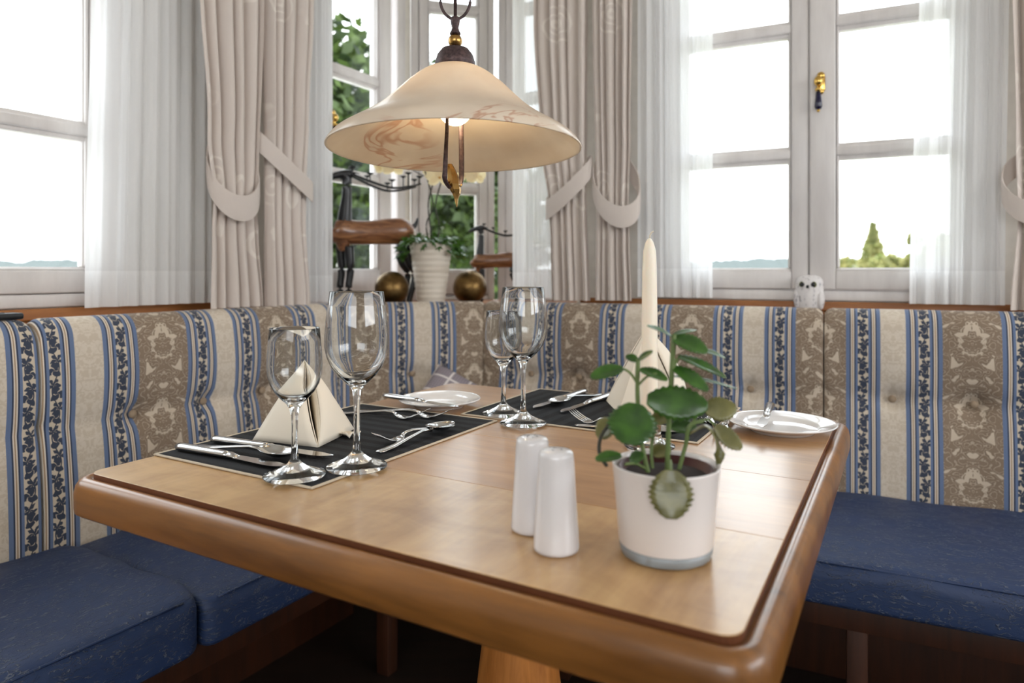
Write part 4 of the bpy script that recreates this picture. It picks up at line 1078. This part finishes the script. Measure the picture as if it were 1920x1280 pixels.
sheet('sheer_curtain', FR, 'white sheer curtain behind the candle, left of the right-hand window', 'curtain', const(-0.540), const(-0.318), 0.925, TOP, 0.112, 6, 0.0065, 'sheer', GS, 11, None, 150)
sheet('sheer_curtain', FR, 'white sheer curtain at the far right of the right-hand window', 'curtain', [(0.9, 0.180), (1.9, 0.205)], [(0.9, 0.385), (1.9, 0.395)], 0.918, TOP, 0.112, 6, 0.0065, 'sheer', GS, 14, None, 150)

def drape(frame, label, xl, xr, z0, y0, folds, amp, seed, band, gather):
    xm = (xl[0][1]+xr[0][1])/2
    root = thing('damask_curtain', label, 'curtain', frame, (xm, 0, z0), group='champagne damask curtains')
    sheet('cloth', frame, None, None, xl, xr, z0, TOP, y0, folds, amp, 'drape', None, seed, root, 160, 80, gather, 0.5)
    # tie-back band: closed loop round the gathered cloth, (x centre, half width, depth, z front, z back, slope along x, height)
    bx, hw, dp, zf, zb, slope, hgt = band
    n = 60; v, f, uv = [], [], []
    for i in range(n):
        a = 2*PI*i/n; cx = math.cos(a); sy = math.sin(a)
        x = bx-xm+hw*cx; y = y0+dp*sy; t = (1-sy)/2
        zc = lerp(zb, zf, t)+slope*cx-z0
        for q, (off, dz) in enumerate(((0.0, -0.5), (0.0012, -0.2), (0.0012, 0.2), (0.0, 0.5))):
            v.append((x+off*cx, y+off*sy, zc+dz*hgt)); uv.append((i/n*2*(hw+dp)*2, dz*hgt))
    for i in range(n):
        j = (i+1) % n
        for q in range(3): f.append((i*4+q, j*4+q, j*4+q+1, i*4+q+1))
    o = mesh_obj('tieback', v, f, 'drape', root, True, uv)
    md = o.modifiers.new('thick', 'SOLIDIFY'); md.thickness = 0.003
    md = o.modifiers.new('crease', 'EDGE_SPLIT'); md.split_angle = math.radians(45)
    return root
YD = 0.076
drape(FL, 'damask curtain left of the lamp, its tie-back sagging round the front', [(0.9, 0.380), (1.10, 0.388), (1.19, 0.394), (1.35, 0.372), (1.75, 0.345)], [(0.9, 0.553), (1.10, 0.538), (1.19, 0.531), (1.30, 0.538), (1.75, 0.550)], 0.906, YD, 2.7, 0.019, 21,
      (0.463, 0.078, 0.036, 1.168, 1.335, 0.004, 0.068), [(0.9, 1.0), (1.18, 0.55), (1.5, 1.0)])
drape(FL, 'damask curtain with a slanting tie-back strap, left of the carved deer', [(0.9, 0.556), (1.2, 0.560), (1.75, 0.552)], [(0.9, 0.738), (1.15, 0.722), (1.24, 0.724), (1.45, 0.735), (1.8, 0.758)], 0.903, YD+0.004, 2.9, 0.018, 25,
      (0.640, 0.100, 0.034, 1.282, 1.330, -0.062, 0.060), [(0.9, 1.0), (1.2, 0.6), (1.5, 1.0)])
drape(FR, 'damask curtain right of the lamp, tie-back rising to the right', [(0.9, -0.800), (1.10, -0.806), (1.2, -0.812), (1.4, -0.838), (1.8, -0.862)], [(0.9, -0.672), (1.2, -0.684), (1.8, -0.680)], 0.912, YD, 3.1, 0.016, 31,
      (-0.750, 0.076, 0.034, 1.238, 1.290, 0.062, 0.064), [(0.9, 1.0), (1.2, 0.65), (1.5, 1.0)])
drape(FR, 'damask curtain directly behind the candle, tie-back looping below its right side', [(0.9, -0.660), (1.2, -0.658), (1.8, -0.668)], [(0.9, -0.540), (1.1, -0.548), (1.2, -0.552), (1.4, -0.545), (1.8, -0.540)], 0.914, YD, 3.0, 0.016, 37,
      (-0.596, 0.074, 0.036, 1.172, 1.335, -0.036, 0.066), [(0.9, 1.0), (1.2, 0.65), (1.5, 1.0)])
drape(FR, 'damask curtain cut off by the right edge of the picture', [(0.9, 0.386), (1.15, 0.402), (1.3, 0.398), (1.8, 0.388)], [(0.9, 0.56), (1.15, 0.52), (1.3, 0.54), (1.8, 0.57)], 0.908, YD, 2.8, 0.018, 41,
      (0.450, 0.078, 0.036, 1.135, 1.270, 0.0, 0.056), [(0.9, 1.0), (1.2, 0.6), (1.5, 1.0)])
def rod(frame, x0, x1, y, label):
    o = MB().tube([(x0, 0, 0), (x1, 0, 0)], 0.012, 12).build('curtain_rod', 'brass'); place(o, frame, (0, y, TOP+0.02)); tag(o, label, 'curtain rod')
rod(FL, -0.9, 0.92, 0.11, 'brass rod above the left window carrying the left curtains'); rod(FR, -0.98, 0.75, 0.09, 'brass rod above the right window carrying the right curtains')

# ------------------------------------------------------------------ carved deer candle holders on the corner sill (local: head towards -x)
def deer(label, loc, rz, s):
    r = thing('deer_figure', label, 'figurine', FW, loc, rz, 'carved deer candle holders'); r.scale = (s, s, s)
    body = smooth_path([(-0.130, 0, 0.262), (-0.118, 0, 0.250), (-0.085, 0, 0.243), (-0.03, 0, 0.243), (0.03, 0, 0.247), (0.085, 0, 0.250), (0.118, 0, 0.246), (0.134, 0, 0.240)], 4)
    rr = [0.018, 0.034, 0.043, 0.046, 0.047, 0.047, 0.046, 0.045, 0.0435, 0.042, 0.041, 0.041, 0.0405, 0.0405, 0.041, 0.042, 0.043, 0.044, 0.0445, 0.045, 0.0445, 0.043, 0.040, 0.036, 0.030, 0.026, 0.020, 0.012, 0.004]
    MB().tube(body, [(q*0.78, q) for q in rr[:len(body)]], 24).build('body', 'deer_wood', r)
    # chest mass down to the front legs
    MB().tube(smooth_path([(-0.098, 0, 0.278), (-0.104, 0, 0.240), (-0.104, 0, 0.205), (-0.100, 0, 0.180)], 4), [(0.024, 0.028), (0.028, 0.032), (0.031, 0.034), (0.032, 0.034), (0.032, 0.033), (0.031, 0.031), (0.030, 0.030), (0.028, 0.028), (0.027, 0.025), (0.025, 0.022), (0.023, 0.020), (0.021, 0.017), (0.020, 0.014)], 18).build('chest', 'deer_wood', r)
    neck = smooth_path([(-0.100, 0, 0.272), (-0.098, 0, 0.305), (-0.094, 0, 0.350), (-0.092, 0, 0.395), (-0.094, 0, 0.424), (-0.104, 0, 0.434)], 4)
    MB().tube(neck, [(0.024-0.010*min(1, i/10)+0.003*max(0, (i-14)/6), 0.026-0.010*min(1, i/10)+0.003*max(0, (i-14)/6)) for i in range(len(neck))], 18).build('neck', 'black', r)
    hd = smooth_path([(-0.072, 0, 0.432), (-0.090, 0, 0.436), (-0.115, 0, 0.434), (-0.140, 0, 0.426), (-0.158, 0, 0.418), (-0.164, 0, 0.415)], 4)
    MB().tube(hd, [(0.010, 0.008), (0.014, 0.012), (0.016, 0.015), (0.017, 0.016), (0.0175, 0.017), (0.017, 0.0165), (0.0165, 0.016), (0.016, 0.015), (0.015, 0.014), (0.014, 0.013), (0.013, 0.012), (0.012, 0.011), (0.0115, 0.0105), (0.011, 0.010), (0.0105, 0.010), (0.010, 0.0095), (0.0095, 0.009), (0.009, 0.0085), (0.008, 0.0075), (0.006, 0.006), (0.003, 0.003)], 16).build('head', 'black', r)
    for sd in (-1, 1):
        MB().tube([(-0.082, sd*0.012, 0.436), (-0.068, sd*0.022, 0.440), (-0.054, sd*0.028, 0.436)], [(0.004, 0.003), (0.007, 0.003), (0.001, 0.001)], 10).build('ear', 'black', r)
    for sd in (-1, 1):
        x0 = -0.112 if sd > 0 else -0.088
        leg = smooth_path([(x0, sd*0.016, 0.196), (x0+0.004, sd*0.017, 0.150), (x0+0.004, sd*0.017, 0.105), (x0-0.001, sd*0.017, 0.060), (x0+0.000, sd*0.017, 0.022), (x0-0.006, sd*0.017, 0.008), (x0-0.010, sd*0.017, 0.0)], 4)
        MB().tube(leg, [lerp(0.0165, 0.0115, min(1, i/10)) if i < 12 else lerp(0.0115, 0.0095, (i-12)/12) for i in range(len(leg))], 14).build('leg', 'black', r)
        xh = 0.104 if sd > 0 else 0.120
        hl = smooth_path([(xh-0.004, sd*0.018, 0.225), (xh-0.014, sd*0.019, 0.180), (xh-0.004, sd*0.019, 0.140), (xh+0.012, sd*0.019, 0.112), (xh+0.008, sd*0.019, 0.070), (xh-0.004, sd*0.019, 0.025), (xh-0.008, sd*0.019, 0.0)], 4)
        MB().tube(hl, [lerp(0.021, 0.0125, min(1, i/12)) if i < 13 else 0.0105 for i in range(len(hl))], 14).build('leg', 'black', r)
    MB().tube(smooth_path([(0.126, 0, 0.262), (0.140, 0, 0.275), (0.147, 0, 0.298)], 4), [0.010, 0.0098, 0.009, 0.0085, 0.0075, 0.0062, 0.0045, 0.003, 0.001], 10).build('tail', 'black', r)
    for sd in (-1, 1):
        base = smooth_path([(-0.090, sd*0.010, 0.440), (-0.060, sd*0.020, 0.428), (-0.010, sd*0.036, 0.408), (0.050, sd*0.045, 0.392), (0.105, sd*0.045, 0.398), (0.150, sd*0.040, 0.410)], 5)
        an = MB().tube(base, [0.0058-0.003*i/len(base) for i in range(len(base))], 8).build('antler', 'black', r)
        for q in (3, 9, 15, 20, 24):
            p = base[min(q, len(base)-1)]; h = 0.022+0.010*((q*7) % 3)
            MB().tube([p, p+Vector((0, 0, h))], 0.0022, 6).build('prong', 'black', an)
            MB().lathe([(0.0, h-0.002), (0.006, h), (0.0125, h+0.005), (0.0115, h+0.006), (0.0, h+0.002)], 16, tuple(p), cap=False).build('candle_cup', 'black', an)
    return r
deer('large carved deer with brown wooden body and black legs in the corner window', (-0.464, 2.318, SILL), math.radians(20), 1.0)
deer('small carved deer with brown body, right of the cream planter', (-0.055, 2.50, SILL), math.radians(2), 0.62)

def ball(label, x, y, r):
    o = MB().sphere((0, 0, r), r, 40).build('metal_ball', 'bronze'); o.location = (x, y, SILL); tag(o, label, 'ball', 'bronze balls on the sill')
ball('bronze ball left of the cream planter, by the hind legs of the large deer', -0.398, 2.268, 0.0565)
ball('bronze ball right of the cream planter, below the small deer', -0.144, 2.345, 0.0585)

# ------------------------------------------------------------------ orchid and ivy in a ribbed planter
pl = thing('orchid_planter', 'cream ribbed planter with orchid and ivy in the corner window', 'plant', FW, (-0.273, 2.312, SILL))
pr = [(0.0, 0.0), (0.045, 0.0)]
N = 44
for i in range(N+1):
    t = i/N; pr.append((lerp(0.0455, 0.0725, t)+0.0009*math.sin(i*2*PI/4), 0.002+0.204*t))
pr += [(0.0705, 0.2075), (0.067, 0.205), (0.060, 0.17), (0.0, 0.17)]
MB().lathe(pr, 48, cap=False).build('pot', 'cream_pot', pl)
MB().lathe([(0.062, 0.186), (0.04, 0.196), (0.0, 0.198)], 24, cap=False).build('soil', 'soil', pl)
rnd = random.Random(4)
def ivy_leaf():
    out = [(0, 0), (0.35, 0.42), (0.30, 0.16), (0.75, 0.30), (0.62, 0.10), (1.0, 0.0)]
    pts = out+[(x, -y) for x, y in reversed(out[1:-1])]
    v = [(x, y, 0.10*x*(1-x)-0.10*abs(y)) for x, y in pts]+[(0.45, 0, 0.06)]
    n = len(pts); return v, [(i, (i+1) % n, n) for i in range(n)]
v, f = ivy_leaf(); ivm = mesh_obj('leaf', [(0, 0, 0), (0.001, 0, 0), (0, 0.001, 0)], [(0, 1, 2)], 'ivy', pl)
me_ivy = bpy.data.meshes.new('ivy_leaf'); me_ivy.from_pydata(v, [], f); me_ivy.materials.append(M['ivy']); ivm.data = me_ivy
first = True
for i in range(170):
    an = rnd.uniform(0, 2*PI); tr_ = rnd.random()
    if i < 105: r0 = 0.075*math.sqrt(tr_); z = 0.205+0.045*(1-(r0/0.09)**2)*rnd.random()
    else:
        an = rnd.choice([PI*1.02, PI*0.95, -0.15, 0.1, PI*1.1])+rnd.gauss(0, 0.28); r0 = 0.074+rnd.random()*0.026; z = 0.215-rnd.random()*0.055
    o = ivm if first else ivm.copy()
    if not first: COL.objects.link(o); o.parent = pl
    first = False
    o.location = (r0*math.cos(an), r0*math.sin(an), z)
    o.rotation_euler = (rnd.uniform(-0.8, 0.8), rnd.uniform(-0.3, 1.0), an+rnd.gauss(0, 0.5)); k = rnd.uniform(0.026, 0.044); o.scale = (k, k, k)
for k, (x0, y0, tx, ty, tz) in enumerate([(-0.004, 0.0, -0.02, -0.03, 0.46), (0.018, 0.01, 0.045, 0.0, 0.45), (0.010, -0.01, 0.012, -0.02, 0.42)]):
    st = smooth_path([(x0, y0, 0.19), (x0-0.012+0.02*(k % 2), y0, 0.27), (x0+0.010-0.014*k, y0, 0.34), (tx, ty, tz)], 6)
    MB().tube(st, 0.0026, 6).build('stem', 'dark_stem', pl)
MB().tube(smooth_path([(-0.02, -0.03, 0.43), (-0.05, -0.035, 0.445), (-0.10, -0.04, 0.475), (-0.14, -0.04, 0.485)], 5), 0.0016, 6).build('stem', 'dark_stem', pl)
def orchid(x, y, z, s, rz):
    fl = MB().sphere((0, 0, 0), 0.10, 10, 1, 0.7, 1).build('flower', 'petal_lip', pl)
    fl.location = (x, y, z); fl.scale = (s, s, s); fl.rotation_euler = (0.25, 0, rz)
    for a, L, W in ((PI/2, 1.0, 0.72), (PI/2+2.1, 0.95, 0.66), (PI/2-2.1, 0.95, 0.66), (0.25, 1.05, 1.05), (PI-0.25, 1.05, 1.05)):
        v, f = leaf_mesh(L, W, 0.0, 0.06, 0.10, 10, 7)
        o = mesh_obj('petal', v, f, 'petal', fl)
        d = Vector((math.cos(a), 0, math.sin(a))); nn_ = Vector((0, -1, 0)); yy = nn_.cross(d)
        o.matrix_basis = Matrix((d, yy, nn_)).transposed().to_4x4()
    return fl
for x, y, z, s, rz in ((-0.150, -0.045, 0.462, 0.040, -0.3), (-0.120, -0.05, 0.455, 0.038, 0.2), (0.032, -0.03, 0.424, 0.044, 0.1), (0.008, -0.02, 0.448, 0.040, -0.4), (0.118, -0.01, 0.436, 0.042, 0.2), (0.150, 0.0, 0.434, 0.038, 0.5), (0.07, 0.0, 0.470, 0.036, 0.0), (-0.06, -0.03, 0.48, 0.038, -0.1)):
    orchid(x, y, z, s, rz)
MB().tube(smooth_path([(0.045, 0.0, 0.45), (0.08, -0.002, 0.470), (0.115, 0.0, 0.475), (0.15, 0.0, 0.47)], 5), 0.0015, 6).build('stem', 'dark_stem', pl)

# ------------------------------------------------------------------ owl on the ledge
ow = thing('owl_figurine', 'small white ceramic owl with dark eyes on the ledge below the right window', 'figurine', FR, (-0.059, 0.132, SILL), math.radians(-8))
pr = sm([(0.0, 0.0), (0.022, 0.0), (0.029, 0.008), (0.0345, 0.030), (0.0365, 0.052), (0.0365, 0.074), (0.034, 0.088), (0.026, 0.0975), (0.014, 0.1015), (0.0, 0.1025)], 3)
o = MB().lathe(pr, 36, cap=False).build('body', 'owl', ow); o.scale = (1, 0.72, 1)
for s in (-1, 1):
    wv, wf = sph((0, 0, 0), 1, 16, 10)
    w_ = mesh_obj('wing', [(p[0]*0.010+s*0.030, p[1]*0.017-0.004, p[2]*0.030+0.036) for p in wv], wf, 'owl', ow)
    ir = MB().sphere((s*0.0145, -0.0225, 0.076), 0.0082, 16, 1, 0.35, 1).build('eye', 'owl_iris', ow)
    MB().sphere((s*0.0145-0.0005*s, -0.0248, 0.076), 0.0062, 16, 1, 0.35, 1).build('pupil', 'black', ir)
MB().sphere((0, -0.0265, 0.070), 0.0042, 12, 0.9, 0.8, 1.2).build('beak', 'black', ow)

# ------------------------------------------------------------------ remote control on the left backrest
rc = thing('remote_control', 'black remote control lying on top of the left backrest', 'remote control', FL, (-0.128, 0.070, 0.9055), 0.03)
flat_shade(MB().box(-0.082, 0.082, -0.020, 0.020, 0.0, 0.013, 0.004, 3).build('case', 'black_plastic', rc))
for i in range(6):
    for j in range(2):
        flat_shade(MB().box(-0.055+i*0.020-0.005, -0.055+i*0.020+0.005, -0.009+j*0.018-0.005, -0.009+j*0.018+0.005, 0.0125, 0.0148, 0.001, 1).build('key', 'rubber', rc))

# ------------------------------------------------------------------ grey plaid cushion in the corner
def pillow(S, th, n=24):
    v, f, uv = [], [], []
    for sgn in (-1, 1):
        for i in range(n+1):
            for j in range(n+1):
                a, b = i/n*2-1, j/n*2-1
                h = th*((1-a**4)*(1-b**4))**0.5
                pin = 1-0.06*(1-abs(b)**2)*abs(a)**6; pin2 = 1-0.06*(1-abs(a)**2)*abs(b)**6
                v.append((a*S/2*pin, sgn*h, b*S/2*pin2)); uv.append((a*S/2, b*S/2))
    N1 = (n+1)**2
    for k in (0, 1):
        for i in range(n):
            for j in range(n):
                q = (k*N1+i*(n+1)+j, k*N1+(i+1)*(n+1)+j, k*N1+(i+1)*(n+1)+j+1, k*N1+i*(n+1)+j+1)
                f.append(q if k == 0 else q[::-1])
    return v, f, uv
v, f, uv = pillow(0.24, 0.045)
rot = Matrix.Rotation(math.radians(-42), 3, 'X') @ Matrix.Rotation(math.radians(38), 3, 'Y')
pv = [rot @ Vector(p) for p in v]; zmin = min(p.z for p in pv); ymax = max(p.y for p in pv)
o = mesh_obj('plaid_pillow', [p-Vector((0, 0, zmin)) for p in pv], f, 'plaid', None, True, uv)
place(o, FD, (0.315, -0.01-ymax, 0.4625)); tag(o, 'grey plaid pillow leaning in the bench corner behind the table', 'pillow')

# ------------------------------------------------------------------ outdoors
o = slab('ground', [(-700, 6, 0), (-700, 900, 0), (700, 900, 0), (700, 6, 0)], -3.2, -3.0, 'field')
rnd = random.Random(12)
def ridge(name, x0, x1, y, h, jag, seed, depth=60):
    r_ = random.Random(seed); n = 220; v, f = [], []
    ph = [r_.uniform(0, 6.28) for _ in range(6)]
    for i in range(n+1):
        t = i/n; x = lerp(x0, x1, t)
        zt = h*(0.75+0.18*math.sin(t*7+ph[0])+0.10*math.sin(t*17+ph[1]))+jag*(0.5*math.sin(t*90+ph[2])+0.5*math.sin(t*163+ph[3])+r_.uniform(-0.5, 0.5))
        v += [(x, y-depth/2, -3.0), (x, y, zt), (x, y+depth/2, -3.0)]
    for i in range(n):
        f += [(3*i, 3*i+3, 3*i+4, 3*i+1), (3*i+1, 3*i+4, 3*i+5, 3*i+2)]
    return tag(mesh_obj(name, v, f, 'fol_far', None, True), kind='structure')
ridge('hills', -620, -150, 420, 17.0, 1.1, 2); ridge('hills_right', 90, 460, 420, 14.0, 0.8, 5)
def leaf_cloud(n, fn, size, seed):
    r_ = random.Random(seed); v, f = [], []
    for i in range(n):
        c = Vector(fn(r_)); d = Vector((r_.gauss(0, 1), r_.gauss(0, 1), r_.gauss(0, 0.7))).normalized(); e = d.orthogonal().normalized()
        e = (e*math.cos(r_.random()*6)+d.cross(e)*math.sin(r_.random()*6)); s = size*r_.uniform(0.6, 1.3); b = len(v)
        v += [c-d*s, c+e*s*0.45, c+d*s, c-e*s*0.45]; f.append((b, b+1, b+2, b+3))
    return v, f
def tree(name, label, loc, H, R, n, size, mat, seed, cz=0.62, conic=False):
    root = thing(name, label, 'tree', FW, loc, 0, 'trees outside')
    r_ = random.Random(seed); blobs = [(Vector((r_.uniform(-0.75, 0.75)*R, r_.uniform(-0.75, 0.75)*R, H*cz+r_.uniform(-0.42, 0.36)*H*(1.0-cz*0.3))), R*r_.uniform(0.28, 0.5)) for _ in range(16)]
    def fn(q):
        if conic:
            t = q.random()**1.4; a = q.uniform(0, 6.28); rr = R*(1-t)*q.random()**0.4*(0.92+0.08*math.sin(t*37)); return (rr*math.cos(a), rr*math.sin(a), H*(0.06+0.94*t))
        c, rad = q.choice(blobs); d = Vector((q.gauss(0, 1), q.gauss(0, 1), q.gauss(0, 1))).normalized()*rad*q.random()**0.4; return c+d
    v, f = leaf_cloud(n, fn, size, seed+1); tag(mesh_obj('foliage', v, f, mat, root, False), kind='stuff')
    MB().tube([(0, 0, 0), (0.02*H, 0, H*0.4), (0, 0.01*H, H*0.8)], [H*0.022, H*0.017, H*0.006], 8).build('trunk', 'bark', root)
    return root
tree('garden_tree', 'leafy green tree close outside the corner window, left pane', (-2.05, 6.8, -3.0), 7.2, 1.35, 14000, 0.075, 'fol', 3, 0.62)
tree('garden_tree', 'leafy green bush outside the centre pane of the corner window', (-0.45, 7.6, -3.0), 6.6, 0.85, 9000, 0.065, 'fol', 9, 0.66)
tree('garden_tree', 'dark green tree further behind the corner window', (-1.6, 11.5, -3.0), 6.2, 2.2, 12000, 0.11, 'fol', 15, 0.6)
tree('distant_tree', 'pointed conifer seen in the right half of the right window', (29.5, 56.0, -3.0), 8.0, 2.7, 2600, 0.32, 'fol_y', 22, 0.5, True)
tree('distant_tree', 'round pale bush beside the conifer in the right window', (26.3, 47.5, -3.0), 5.8, 1.5, 2600, 0.24, 'fol_y', 27, 0.55)
tree('distant_tree', 'low pale bushes at the left of the conifer in the right window', (31.0, 64.0, -3.0), 6.0, 2.2, 3000, 0.30, 'fol_y', 33, 0.5)
tree('distant_tree', 'tall pale tree behind the sheer curtain of the right window', (34.0, 55.0, -3.0), 8.4, 1.9, 3000, 0.30, 'fol_y', 37, 0.55)
hs = thing('neighbour_house', 'neighbouring house with slate gable roof behind the garden trees', 'house', FW, (-4.9, 17.5, -3.0), math.radians(25))
flat_shade(MB().box(-3.0, 3.0, -2.0, 2.0, 0, 5.2).build('wall', 'render_wall', hs))
v = [(-3.3, -2.4, 5.1), (3.3, -2.4, 5.1), (3.3, 2.4, 5.1), (-3.3, 2.4, 5.1), (-3.3, 0, 7.4), (3.3, 0, 7.4)]
mesh_obj('roof', v, [(0, 1, 5, 4), (2, 3, 4, 5), (0, 4, 3), (1, 2, 5), (0, 3, 2, 1)], 'slate', hs, False)
